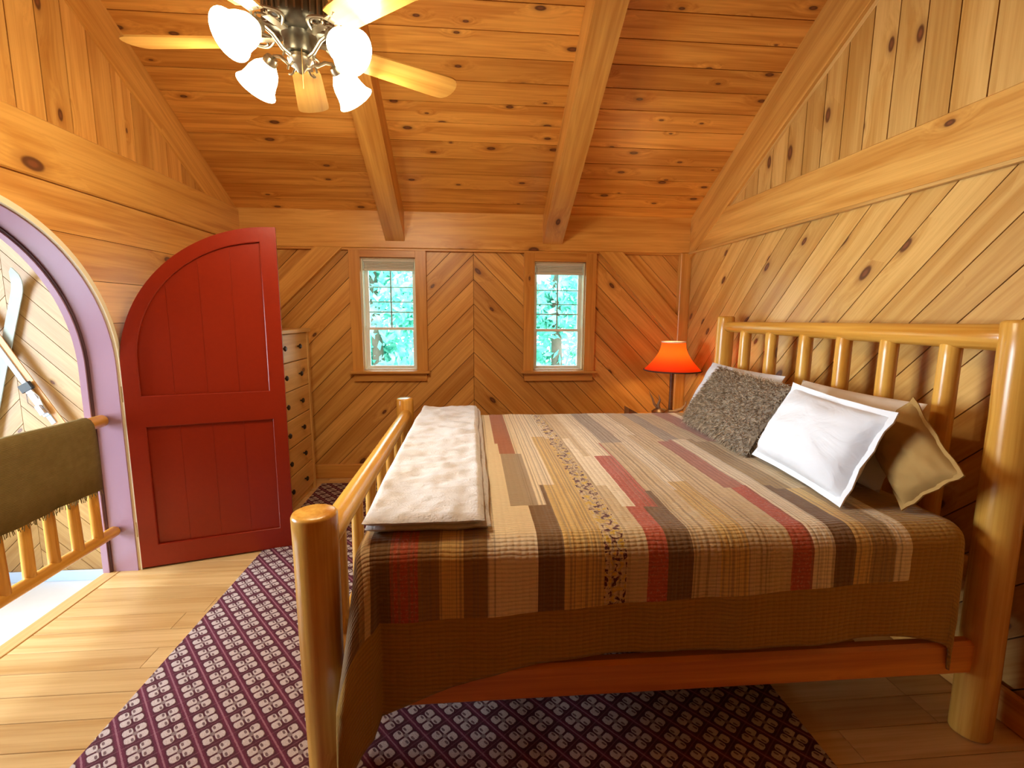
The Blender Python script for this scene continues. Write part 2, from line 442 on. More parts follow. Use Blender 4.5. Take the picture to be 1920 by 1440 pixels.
# ---------------------------------------------------------------- windows
M['cream'] = plain('cream_paint', (.93,.89,.70), .4)
M['sash'] = plain('white_vinyl_sash', (.90,.91,.89), .35)
M['muntin'] = plain('grey_muntin', (.36,.44,.44), .4)
M['blind'] = plain('ivory_blind', (.74,.70,.62), .7)
s = NT('window_glass'); tr = s.n('ShaderNodeBsdfTransparent'); gl = s.n('ShaderNodeBsdfGlossy'); gl.inputs['Roughness'].default_value = .02
tr.inputs['Color'].default_value = (.93,.985,.975,1); lw = s.n('ShaderNodeFresnel'); lw.inputs['IOR'].default_value = 1.35
mx = s.n('ShaderNodeMixShader'); s.l(lw.outputs[0], mx.inputs[0]); s.l(tr.outputs[0], mx.inputs[1]); s.l(gl.outputs[0], mx.inputs[2]); s.l(mx.outputs[0], s.out.inputs['Surface'])
M['glass'] = s.m
def window(n, x0, x1, z0, z1, label):
    r = empty('window_%d' % n, ((x0+x1)/2, D, z0)); tag(r, label, None, None, 'structure')
    yf = D-.012
    cw = .095
    def bx(name, a0,a1,b0,b1,c0,c1, mat, lx='z', par=None):
        cx, cy, cz = (a0+a1)/2, (b0+b1)/2, (c0+c1)/2; g = G()
        if lx == 'z':
            g.box(-(c1-c0)/2,(c1-c0)/2,-(b1-b0)/2,(b1-b0)/2,-(a1-a0)/2,(a1-a0)/2,.002)
            return g.build(name, mat, par or r, frame((cx,cy,cz),(0,0,1),(1,0,0)))
        g.box(-(a1-a0)/2,(a1-a0)/2,-(b1-b0)/2,(b1-b0)/2,-(c1-c0)/2,(c1-c0)/2,.002)
        return g.build(name, mat, par or r, frame((cx,cy,cz),(1,0,0)))
    bx('casing', x0-cw, x0, yf-.022, D+.012, z0, 2.06, M['trimw']); bx('casing', x1, x1+cw, yf-.022, D+.012, z0, 2.06, M['trimw'])
    bx('head_casing', x0, x1, yf-.02, D+.012, z1, 2.058, M['trimw'], 'x')
    bx('sill', x0-cw-.02, x1+cw+.02, yf-.06, D+.12, z0-.022, z0, M['trimw'], 'x')
    bx('apron', x0-cw+.01, x1+cw-.01, yf-.018, D+.012, z0-.095, z0-.022, M['trimw'], 'x')
    # jamb lining
    bx('jamb', x0, x0+.012, D+.012, D+.15, z0, z1, M['cream']); bx('jamb', x1-.012, x1, D+.012, D+.15, z0, z1, M['cream'])
    bx('jamb', x0, x1, D+.012, D+.15, z1-.012, z1, M['cream'], 'x'); bx('inner_sill', x0, x1, D+.012, D+.15, z0, z0+.012, M['sash'], 'x')
    a, b = x0+.012, x1-.012
    zm = z0+(z1-z0)*.375      # meeting rail
    def sash(y0, y1, c0, c1, st=.03, name='sash'):
        g = G(); g.box(a,a+st,y0,y1,c0,c1); g.box(b-st,b,y0,y1,c0,c1); g.box(a+st,b-st,y0,y1,c0,c0+st*.8); g.box(a+st,b-st,y0,y1,c1-st*.8,c1)
        h = g.build(name, M['sash'], r, Matrix.Translation((a,y0,c0)), None, True)
        g = G(); g.box(a+st,b-st,(y0+y1)/2-.002,(y0+y1)/2+.002,c0+st*.8,c1-st*.8)
        g.build('pane', M['glass'], h, Matrix.Translation((a,y0,c0)), None, True)
        return h
    sash(D+.075, D+.10, z0+.012, zm+.012)
    us = sash(D+.105, D+.13, zm-.012, z1-.012)
    c0, c1 = zm+.012, z1-.04
    def mun(p0, p1, w_):
        beam('muntin', p0, p1, .012, w_, M['muntin'], us, c=.001)
    mun(((a+b)/2, D+.113, c0), ((a+b)/2, D+.113, c1), .012)
    for t, w_ in ((.24,.011),(.40,.008),(.63,.008)):
        zz = c0+(c1-c0)*t; mun((a+.03, D+.113, zz), (b-.03, D+.113, zz), w_)
    # blind gathered under the head
    bl = bx('blind', a+.004, b-.004, D+.02, D+.055, z1-.035, z1-.014, M['blind'], 'x')
    for i in range(5):
        bx('slat', a+.008, b-.008, D+.018, D+.058, z1-.047-i*.011, z1-.039-i*.011, M['blind'], 'x', bl)
    bx('blind_rail', a+.006, b-.006, D+.016, D+.06, z1-.112, z1-.094, M['blind'], 'x', bl)
    g = G(); g.tube([(a+.03, D+.016, z1-.05), (a+.031, D+.016, z1-.45)], .0022, 5); g.build('cord', M['cream'], bl, Matrix.Translation((a, D, z1)), None, True)
window(1, *W1, 'left narrow double-hung window with pine casing, near the dresser')
window(2, *W2, 'right narrow double-hung window with pine casing, nearer the lamp')

# ---------------------------------------------------------------- stairwell beyond the arch
W_s = wframe((0, D+.014, 0), (1,0,0), (0,0,1))
M['pale_wall'] = wood('pale_stairwell_pine', (.47,.28,.095), (.39,.21,.06), kon=.9, var=.16)
M['white_floor'] = plain('whitewashed_floor', (.80,.80,.80), .35, nscale=6, namt=.05)  # blown-out daylight on the lower floor is put into this white
ws = slab('wall_stairwell', W_s, rect(-6.0, -2.14, -1.0, 3.3), [], .12, M['back'], 'diagonal pine boards of the stairwell wall seen through the arch')
SS = -3.88
boards(ws, 'plank', W_s, rect(-5.9, SS-.002, -.92, 3.2), [], radians(45), .155, .014, M['pale_wall'], off=.03)
boards(ws, 'plank', W_s, rect(SS+.002, -2.15, -.92, 3.2), [], radians(-45), .155, .014, M['pale_wall'], off=.08)
f2 = slab('floor_stairwell', wframe((0,0,-.92),(1,0,0),(0,1,0)), rect(-6.0,-2.14,-1.4,4.43), [], .1, M['white_floor'], 'bright whitish stairwell floor below the railing')
slab('ceiling_stairwell', wframe((0,0,3.25),(1,0,0),(0,-1,0)), rect(-6.0,-2.14,-4.43,1.4), [], .1, M['pale_wall'], 'stairwell ceiling beyond the arch')
slab('wall_stairwell_near', wframe((0,-1.4,0),(-1,0,0),(0,0,1)), rect(2.14,6.0,-.95,3.25), [], .1, M['pale_wall'], 'stairwell near wall beyond the arch')
wsl = slab('wall_stairwell_side', wframe((-5.75,0,0),(0,1,0),(0,0,1)), rect(-1.4,4.43,-.95,3.25), [rect(.35,3.45,-.2,3.1)], .12, M['pale_wall'], 'stairwell side wall holding a tall window')
tw = empty('window_3', (-5.8, 1.9, -.2)); tag(tw, 'tall stairwell window beyond the arch, out of frame', None, None, 'structure')
g = G()
for yy in (.35, 1.35, 2.38, 3.39): g.box(-5.83,-5.77,yy,yy+.06,-.2,3.1)
for zz in (-.2, 1.4, 3.04): g.box(-5.83,-5.77,.35,3.45,zz,zz+.06)
g.build('window_frame', M['sash'], tw, Matrix.Translation((-5.8,1.9,-.2)), None, True)
g = G(); g.box(-5.802,-5.798,.38,3.42,-.17,3.07); g.build('pane', M['glass'], tw, Matrix.Translation((-5.8,1.9,-.2)), None, True)
M['bluewhite'] = plain('pale_blue_paint', (.50,.66,.86), .4)
bb = beam('baseboard_stairwell', (-5.7, D-.01, -.87), (-2.16, D-.01, -.87), .02, .10, M['bluewhite']); tag(bb, 'pale blue baseboard at the foot of the stairwell wall', None, None, 'structure')

# ---------------------------------------------------------------- arch lining and casing
M['mauve'] = plain('mauve_paint', (.40,.24,.32), .22, .6)  # red gloss paint, its daylight reflection put into the lilac colour
M['creamwood'] = plain('pale_varnished_edge', (.90,.82,.58), .3)
M['darkline'] = plain('dark_joint', (.09,.035,.04), .6)
def archring(name, ra, rb, x0, x1, mat, parent, n=48, z0=0.0):
    path = [(1,0,z0-ACZ)] + [(cos(pi*i/n), sin(pi*i/n), 0) for i in range(n+1)] + [(-1,0,z0-ACZ)]
    v = []; f = []
    for c_, s_, e_ in path:
        for r_, x_ in ((ra,x0),(rb,x0),(rb,x1),(ra,x1)):
            v.append((x_, ACY+c_*r_, ACZ+s_*r_+e_))
    m = len(path)
    for i in range(m-1):
        for k in range(4):
            k2 = (k+1) % 4; f.append((i*4+k, (i+1)*4+k, (i+1)*4+k2, i*4+k2))
    f.append((0,1,2,3)); f.append(tuple((m-1)*4+k for k in (3,2,1,0)))
    o = mk(name, v, f, mat, parent, Matrix.Translation((LX, ACY, 0)), False, True)
    return smooth_by_angle(o, 30)
ar = empty('door_frame', (LX, ACY, 0)); ar.name = 'trim_16'; PM['trim_16'] = PM['door_frame']
tag(ar, 'arched mauve door lining with pale wooden casing around the stairwell opening', None, None, 'structure')
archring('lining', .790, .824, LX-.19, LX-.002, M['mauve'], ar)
archring('casing', .797, .812, LX-.002, LX+.016, M['creamwood'], ar)
archring('outer_casing', .8135, .827, LX-.002, LX+.012, M['creamwood'], ar)
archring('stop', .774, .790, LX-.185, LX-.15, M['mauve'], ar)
archring('weather_strip', .782, .790, LX-.15, LX-.138, M['darkline'], ar)

# ---------------------------------------------------------------- red arched door
s = NT('red_door_paint')
tc = s.n('ShaderNodeTexCoord').outputs['Object']
f_ = s.noise(s.vm('MULTIPLY', tc, (40, 40, 2.0)), 1, 3, .6)
s.bump(f_, .12, .004)
M['red'] = s.fin(s.mix(f_, (.23,.014,.003), (.27,.019,.004)), .30, .4)
DH = Vector((LX+.012, 2.846, 0)); DA = radians(16.5); DW = .82
M_d = Matrix.Translation(DH) @ Matrix.Rotation(DA, 4, 'Z') @ Matrix(((1,0,0,0),(0,0,-1,0),(0,1,0,0),(0,0,0,1)))   # local: x along door, y up, z toward the viewer
dr = empty('door_1', DH, DA); tag(dr, 'red arched door leaf with two panels standing open against the wall', None, None, 'structure')
NA = 30
outl = [(0.0,.012),(DW,.012)] + [(DW-DW*sin(pi/2*i/NA), 1.19+DW*cos(pi/2*i/NA)) for i in range(NA+1)]
pr_ = .70; pc = (.775, 1.224)
a0 = math.acos((pc[0]-.735)/pr_)
up_ = [(.076,1.030),(.735,1.030)] + [(pc[0]-pr_*cos(a0*(1-i/NA)), pc[1]+pr_*sin(a0*(1-i/NA))) for i in range(NA+1)]
lo_ = [(.086,.140),(.745,.140),(.745,.857),(.086,.857)]
P = subtract(subtract([outl], up_), lo_)
g = G()
for q in P: g.prism(q, -.0225, .0225)
g.build('door_frame', M['red'], dr, M_d)
for nm, Hh in (('panel', up_), ('panel', lo_)):
    x0p, x1p = min(p[0] for p in Hh), max(p[0] for p in Hh)
    pe = G(); q = Hh; pe.prism(q, -.008, .005); pp = pe.build('panel', M['red'], dr, M_d)
    nb = 4; wb_ = (x1p-x0p)/nb
    for i in range(nb):
        q = clip(clip(Hh, 1, 0, x0p+(i+1)*wb_-.0006), -1, 0, -(x0p+i*wb_+.0006))
        if len(q) > 2:
            e = G(); e.prism(q, .005, .007); e.prism(q, -.010, -.008); e.build('panel_board', M['red'], pp, M_d)
    t = G(); pts = [(a_, b_, .017) for a_, b_ in Hh]; t.tube(pts+[pts[0]], .0055, 6); t.build('molding', M['red'], pp, M_d)
M['edge'] = plain('bare_wood_edge', (.55,.30,.12), .4)
M['brass'] = plain('aged_brass', (.45,.28,.10), .35, metal=1)
for zz in (.25, 1.05):
    g = G(); g.tube([(-.006, zz-.045, .012), (-.006, zz+.045, .012)], .007, 10); g.build('hinge', M['brass'], dr, M_d)

# ---------------------------------------------------------------- stairwell railing and blanket
rl = empty('stair_railing', (-2.055, ACY, 0)); tag(rl, 'peeled log railing with balusters standing in the arched opening', 'railing')
log('top_rail', (-2.055,1.245,.905), (-2.055,2.815,.905), .034, .034, M['log'], rl, seed=1)
log('bottom_rail', (-2.055,1.245,.255), (-2.055,2.815,.255), .032, .030, M['log'], rl, seed=2)
yy = 1.32; i = 0
while yy < 2.8:
    log('baluster', (-2.055+random.uniform(-.004,.004), yy, .26), (-2.055, yy+random.uniform(-.012,.012), .90), .026+random.uniform(-.003,.003), .021, M['log'], rl, n=12, wob=.10, seed=10+i)
    yy += .136; i += 1
s = NT('olive_wool')
tc = s.n('ShaderNodeTexCoord').outputs['Object']
wv = s.n('ShaderNodeTexWave', wave_type='BANDS', bands_direction='Z'); s.l(s.vm('ADD', tc, s.vm('SCALE', tc, None, .0)), wv.inputs[0]); wv.inputs['Scale'].default_value = 45; wv.inputs['Distortion'].default_value = 3
s.bump(wv.outputs['Fac'], .35, .004)
M['olive'] = s.fin(s.mix(s.noise(tc, 30, 3), (.17,.125,.040), (.24,.18,.068)), .95, .1)
def drape():
    prof = [(.052,.545),(.051,.70),(.049,.86),(.046,.91),(.034,.937),(.012,.950),(-.012,.950),(-.034,.937),(-.046,.91),(-.050,.80),(-.052,.62)]
    v = []; f = []; ny = 44; th = .010
    for side in (0, 1):
        for j in range(ny+1):
            t = j/ny; yy = 1.27+t*1.425
            for k, (dx, z) in enumerate(prof):
                wv_ = .006*sin(yy*19+z*5)*min(1, (.95-z)*4) + .004*sin(yy*41)
                sgn = 1 if k < 5.5 else -1
                q = dx + (wv_ if k < 5 else -wv_*.5 if k > 6 else 0)
                zz = z + (.012*sin(yy*3.1+.5) if k in (0, 10) else 0) + .004*sin(yy*9)*(1 if 3 < k < 7 else 0)
                if side:
                    l = sqrt(dx*dx+max(0,(z-.905))**2)+1e-6
                    q -= th*dx/l; zz -= th*max(0,z-.905)/l
                v.append((-2.055+q, yy+.01*sin(z*11)*(1 if j in (0, ny) else 0), zz))
    m = len(prof); N = (ny+1)*m
    for j in range(ny):
        for k in range(m-1):
            a = j*m+k; f.append((a, a+m, a+m+1, a+1)); f.append((N+a, N+a+1, N+a+m+1, N+a+m))
    for j in range(ny):
        a = j*m; f.append((a, N+a, N+a+m, a+m)); a += m-1; f.append((a, a+m, N+a+m, N+a))
    for k in range(m-1):
        f.append((k, k+1, N+k+1, N+k)); a = ny*m+k; f.append((a, N+a, N+a+1, a+1))
    return v, f
v, f = drape()
bk = mk('wool_blanket', v, f, M['olive'], None, Matrix.Translation((-2.055, 1.98, .545)), True, True)
tag(bk, 'olive brown wool blanket with fringe draped over the stair railing', 'blanket')
g = G(); rr = random.Random(5)
for i in range(170):
    yy = 1.275+i*1.41/170; zb = .547+.012*sin(yy*3.1+.5)
    x = -2.055+.047+rr.uniform(-.003,.003)
    g.tube([(x,yy,zb),(x+rr.uniform(-.006,.008),yy+rr.uniform(-.008,.008),zb-rr.uniform(.018,.034))], .0020, 4)
tag(g.build('fringe', M['olive'], bk, Matrix.Translation((-2.055,1.98,.545)), None, True), kind='stuff')

# ---------------------------------------------------------------- skis on the stairwell wall
M['greyski'] = plain('weathered_grey_ski', (.34,.38,.33), .5, nscale=8)
M['woodski'] = wood('varnished_ski', (.62,.30,.08), (.48,.2,.05), kon=.97, var=.1)
M['steel'] = plain('brushed_steel', (.62,.66,.72), .28, metal=1)
M['black'] = plain('black_rubber', (.02,.02,.022), .5)
M['blueski'] = plain('pale_blue_ski_top', (.50,.60,.68), .35)
def ski(p0, p1, wd, name, label, mat, tip=.22, yb=D-.02):
    p0 = Vector((p0[0], yb, p0[1])); p1 = Vector((p1[0], yb, p1[1])); L = (p1-p0).length
    n = 40; v = []; f = []
    for i in range(n+1):
        t = i/n; x = L*t
        wv_ = wd*(.92+.16*abs(t-.5)*2)
        if x > L-.10: wv_ *= max(.12, sqrt(max(0, 1-((x-(L-.10))/.10)**2)))
        z = .012 + (.09*((x-(L-tip))/tip)**2 if x > L-tip else 0)
        th = .008
        v += [(x,-wv_/2,z),(x,wv_/2,z),(x,wv_/2,z+th),(x,-wv_/2,z+th)]
    for i in range(n):
        for k in range(4):
            k2 = (k+1) % 4; f.append((i*4+k, i*4+k2, i*4+4+k2, i*4+4+k))
    f.append((3,2,1,0)); f.append(tuple(n*4+k for k in (0,1,2,3)))
    fr = frame(p0, p1-p0, (0,-1,0))
    r = empty(name, p0); tag(r, label, 'ski', 'skis crossed on the stairwell wall')
    sb = mk('board', v, f, mat, r, fr); smooth_by_angle(sb, 30)
    return r, fr, L
r1_, fr1, L_ = ski((-4.22,.18), (-3.695,1.86), .085, 'wall_ski', 'weathered grey ski with upturned tip hung on the stairwell wall', M['greyski'])
r2_, fr2, L_ = ski((-4.28,1.92), (-3.36,.245), .085, 'wall_ski', 'varnished brown ski with steel binding hung slanting on the stairwell wall', M['woodski'], tip=.1, yb=D-.05)
def loc_on(fr, pt): return (fr.inverted() @ Vector(pt)).x
xb = loc_on(fr2, (-3.73, D-.05, .86))
g = G(); g.box(xb-.55, xb+.34, -.05, -.012, .018, .030); g.build('top_sheet', M['blueski'], r2_, fr2)
g = G(); g.box(xb-.02, xb+.26, -.055, .006, .030, .050, .006); g.box(xb+.16, xb+.24, -.05, 0, .05, .075, .006); b1 = g.build('binding', M['steel'], r2_, fr2)
g = G(); g.box(xb-.05, xb+.015, -.075, .03, .030, .062, .008); g.build('toe_piece', M['black'], b1, fr2)
g = G(); g.tube([(xb+.03,-.05,.05),(xb+.10,-.078,.06),(xb+.2,-.05,.055)], .004, 6); g.tube([(xb+.03,.005,.05),(xb+.10,.03,.06),(xb+.2,.005,.055)], .004, 6); g.build('cable', M['steel'], b1, fr2)

# ---------------------------------------------------------------- rug
s = NT('burgundy_trellis_rug')
tc = s.n('ShaderNodeTexCoord').outputs['Object']
sp = s.n('ShaderNodeSeparateXYZ'); s.l(tc, sp.inputs[0])
CELL = .098
ca, sa = cos(radians(50)), sin(radians(50))
def rot(a, b): return s.math('ADD', s.math('MULTIPLY', sp.outputs[0], a/CELL), s.math('MULTIPLY', sp.outputs[1], b/CELL))
u = rot(ca, -sa); v_ = rot(sa, ca)          # u runs along the lattice lines
fu = s.math('SUBTRACT', s.math('FRACT', u), .5); fv = s.math('SUBTRACT', s.math('FRACT', v_), .5)
au = s.math('ABSOLUTE', fu); av = s.math('ABSOLUTE', fv)
nz = s.noise(tc, 260, 2)
jit = s.math('MULTIPLY', s.math('SUBTRACT', s.noise(tc, 150, 2, .6), .5), .9)
# four petals
def blob(cx, cy, rx, ry):
    a = s.math('DIVIDE', s.math('SUBTRACT', au, cx), rx); b = s.math('DIVIDE', s.math('SUBTRACT', av, cy), ry)
    a = s.math('POWER', s.math('ABSOLUTE', a), 2.8); b = s.math('POWER', s.math('ABSOLUTE', b), 2.8)
    return s.smooth(s.math('ADD', s.math('ADD', a, b), jit), 1.25, .75)
pet = blob(.205, .19, .185, .165)
slit = s.math('MULTIPLY', s.smooth(au, .055, .03), 1.0)
slit = s.math('MAXIMUM', slit, s.smooth(av, .045, .02))
notch = blob(.26, .12, .09, .04)
bar = blob(.0, .0, .10, .09)
pet = s.math('MULTIPLY', pet, s.math('SUBTRACT', 1.0, s.math('MAXIMUM', slit, s.math('MULTIPLY', notch, .8))))
pet = s.math('MAXIMUM', pet, s.math('MULTIPLY', bar, .35))
line = s.math('MAXIMUM', s.smooth(s.math('ADD', av, s.math('MULTIPLY', jit, .05)), .462, .485), s.math('MULTIPLY', s.smooth(s.math('ADD', au, s.math('MULTIPLY', jit, .05)), .468, .49), .35))
base = s.mix(nz, (.045,.012,.017), (.10,.026,.034))
edge = s.smooth(av, .36, .44)
base = s.mix(s.math('MULTIPLY', edge, .6), base, (.135,.022,.045))
col = s.mix(s.math('MULTIPLY', line, .55), base, (.36,.17,.19))
col = s.mix(s.math('MULTIPLY', pet, .92), col, s.mix(nz, (.36,.27,.245), (.60,.48,.43)))
s.bump(s.math('ADD', s.math('MULTIPLY', nz, .6), s.math('MULTIPLY', pet, .5)), .5, .006)
M['rug'] = s.fin(col, .95, .08)
def rbox(name, x0,x1,y0,y1,z0,z1, mat, parent=None, c=.01, seg=3, fr=None):
    """box with rounded edges (bevelled mesh)"""
    import bmesh
    bm = bmesh.new(); bmesh.ops.create_cube(bm, size=1)
    for q in bm.verts: q.co = Vector(((x0+x1)/2+q.co.x*(x1-x0), (y0+y1)/2+q.co.y*(y1-y0), (z0+z1)/2+q.co.z*(z1-z0)))
    bmesh.ops.bevel(bm, geom=list(bm.edges), offset=c, segments=seg, affect='EDGES', profile=.5)
    fr = fr or Matrix.Translation(((x0+x1)/2,(y0+y1)/2,z0)); inv = fr.inverted()
    vs_ = [inv @ q.co for q in bm.verts]; bm.verts.index_update()
    fs = [tuple(q.index for q in f.verts) for f in bm.faces]; bm.free()
    o = mk(name, vs_, fs, mat, parent, fr); return smooth_by_angle(o, 35)
rg = rbox('area_rug', -1.335, 1.215, -.2, 4.24, .0005, .0105, M['rug'], None, .004, 2)
tag(rg, 'large burgundy rug with cream flower trellis under the bed', 'rug')

# ---------------------------------------------------------------- dresser
M['knob'] = plain('dark_bronze', (.035,.022,.014), .4, metal=.6)
dz = empty('tall_dresser', (-1.64, 3.78, 0)); tag(dz, 'tall pale pine six-drawer dresser half hidden behind the red door', 'dresser')
X0, X1, Y0, Y1, ZT = -1.92, -1.37, 3.36, 4.19, 1.385
def wbox(name, x0,x1,y0,y1,z0,z1, mat, par, ax='z', c=.004):
    cx, cy, cz = (x0+x1)/2,(y0+y1)/2,(z0+z1)/2; dx,dy,dz_ = (x1-x0)/2,(y1-y0)/2,(z1-z0)/2; g = G()
    if ax == 'z': g.box(-dz_,dz_,-dy,dy,-dx,dx,c); fr = frame((cx,cy,cz),(0,0,1),(1,0,0)); 
    elif ax == 'y': g.box(-dy,dy,-dx,dx,-dz_,dz_,c); fr = frame((cx,cy,cz),(0,1,0))
    else: g.box(-dx,dx,-dy,dy,-dz_,dz_,c); fr = frame((cx,cy,cz),(1,0,0))
    if ax == 'z':
        # frame x=z, z=x -> y axis = z cross x = x_world x z_world
        pass
    return g.build(name, mat, par, fr)
wbox('side_panel', X0, X1-.012, Y0, Y0+.03, .0, ZT-.03, M['pale'], dz); wbox('side_panel', X0, X1-.012, Y1-.03, Y1, .0, ZT-.03, M['pale'], dz)
wbox('stile', X1-.012, X1+.006, Y0, Y0+.045, 0, ZT-.03, M['pale'], dz); wbox('stile', X1-.012, X1+.006, Y1-.045, Y1, 0, ZT-.03, M['pale'], dz)
wbox('back_panel', X0, X0+.01, Y0+.03, Y1-.03, .05, ZT-.03, M['pale'], dz)
wbox('top', X0-.0, X1+.018, Y0-.012, Y1+.012, ZT-.03, ZT, M['pale'], dz, 'y')
wbox('plinth', X1-.04, X1-.012, Y0+.03, Y1-.03, 0, .045, M['pale'], dz, 'y')
h6 = (ZT-.03-.05)/6
for i in range(6):
    z0 = .05+i*h6
    d_ = wbox('drawer', X0+.05, X1, Y0+.048, Y1-.048, z0+.003, z0+h6-.003, M['pale'], dz, 'y')
    for yk in (Y0+.26, Y1-.26):
        g = G(); g.lathe([(.006,0),(.006,.012),(.018,.016),(.021,.022),(.014,.030),(.004,.032)], 14)
        g.build('knob', M['knob'], d_, frame((X1, yk, z0+h6*.52), (0,0,1), (1,0,0)), 30)

# ---------------------------------------------------------------- log bed
bed = empty('log_bed', (.68, 2.43, 0)); tag(bed, 'honey log bed with spindle headboard and lower spindle footboard', 'bed')
FX, HX, YN, YF = -.475, 1.835, 1.445, 3.43
HZ, FZ = 1.495, .912
log('head_post', (HX-.025,YN-.03,0.0), (HX+.012,YN+.02,HZ), .060, .063, M['log'], bed, seed=21, n=28, wob=.05)
log('head_post', (HX+.01,YF-.02,0.0), (HX+.02,YF-.04,HZ+.01), .064, .060, M['log'], bed, seed=22, n=28)
log('foot_post', (FX,YN-.01,.0105), (FX,YN-.02,FZ), .060, .068, M['log'], bed, seed=23, n=28)
log('foot_post', (FX,YF,.0105), (FX,YF,FZ), .062, .060, M['log'], bed, seed=24, n=28)
log('head_top_rail', (HX+.005,YN+.045,1.435), (HX+.012,YF-.085,1.43), .047, .036, M['log'], bed, seed=25, n=24)
log('head_lower_rail', (HX-.005,YN+.03,.58), (HX+.005,YF-.06,.58), .045, .042, M['log'], bed, seed=26)
for i, yy in enumerate((3.10, 2.815, 2.51, 2.235, 1.975, 1.70)):
    log('head_spindle', (HX, yy, .60), (HX+.006, yy, 1.41), .038, .036, M['log'], bed, seed=30+i, wob=.05)
log('foot_top_rail', (FX+.012,YN+.035,.800), (FX+.012,YF-.05,.800), .043, .040, M['log'], bed, seed=27, n=24)
log('foot_lower_rail', (FX+.005,YN+.04,.33), (FX+.005,YF-.05,.33), .042, .042, M['log'], bed, seed=28)
for i in range(7):
    yy = YN+.20+i*(YF-YN-.38)/6
    log('foot_spindle', (FX+.006, yy, .35), (FX+.008, yy, .785), .026, .024, M['log'], bed, seed=40+i, n=14)
for yc in (YN-.018, YF+.01):
    beam('side_rail', (FX+.05, yc, .312), (HX-.05, yc, .306), .05, .125, M['rail'], bed, c=.012)
for x in (.1, .7, 1.3):
    beam('slat', (x, YN, .36), (x, YF, .36), .09, .02, M['log'], bed, c=.002)

# mattress on the slats
M['ticking'] = plain('white_ticking', (.7,.68,.62), .8)
mt = rbox('mattress', -.355, 1.70, 1.455, 3.385, .372, .775, M['ticking'], None, .05, 4); tag(mt, 'thick white mattress hidden under the striped quilt', 'mattress')

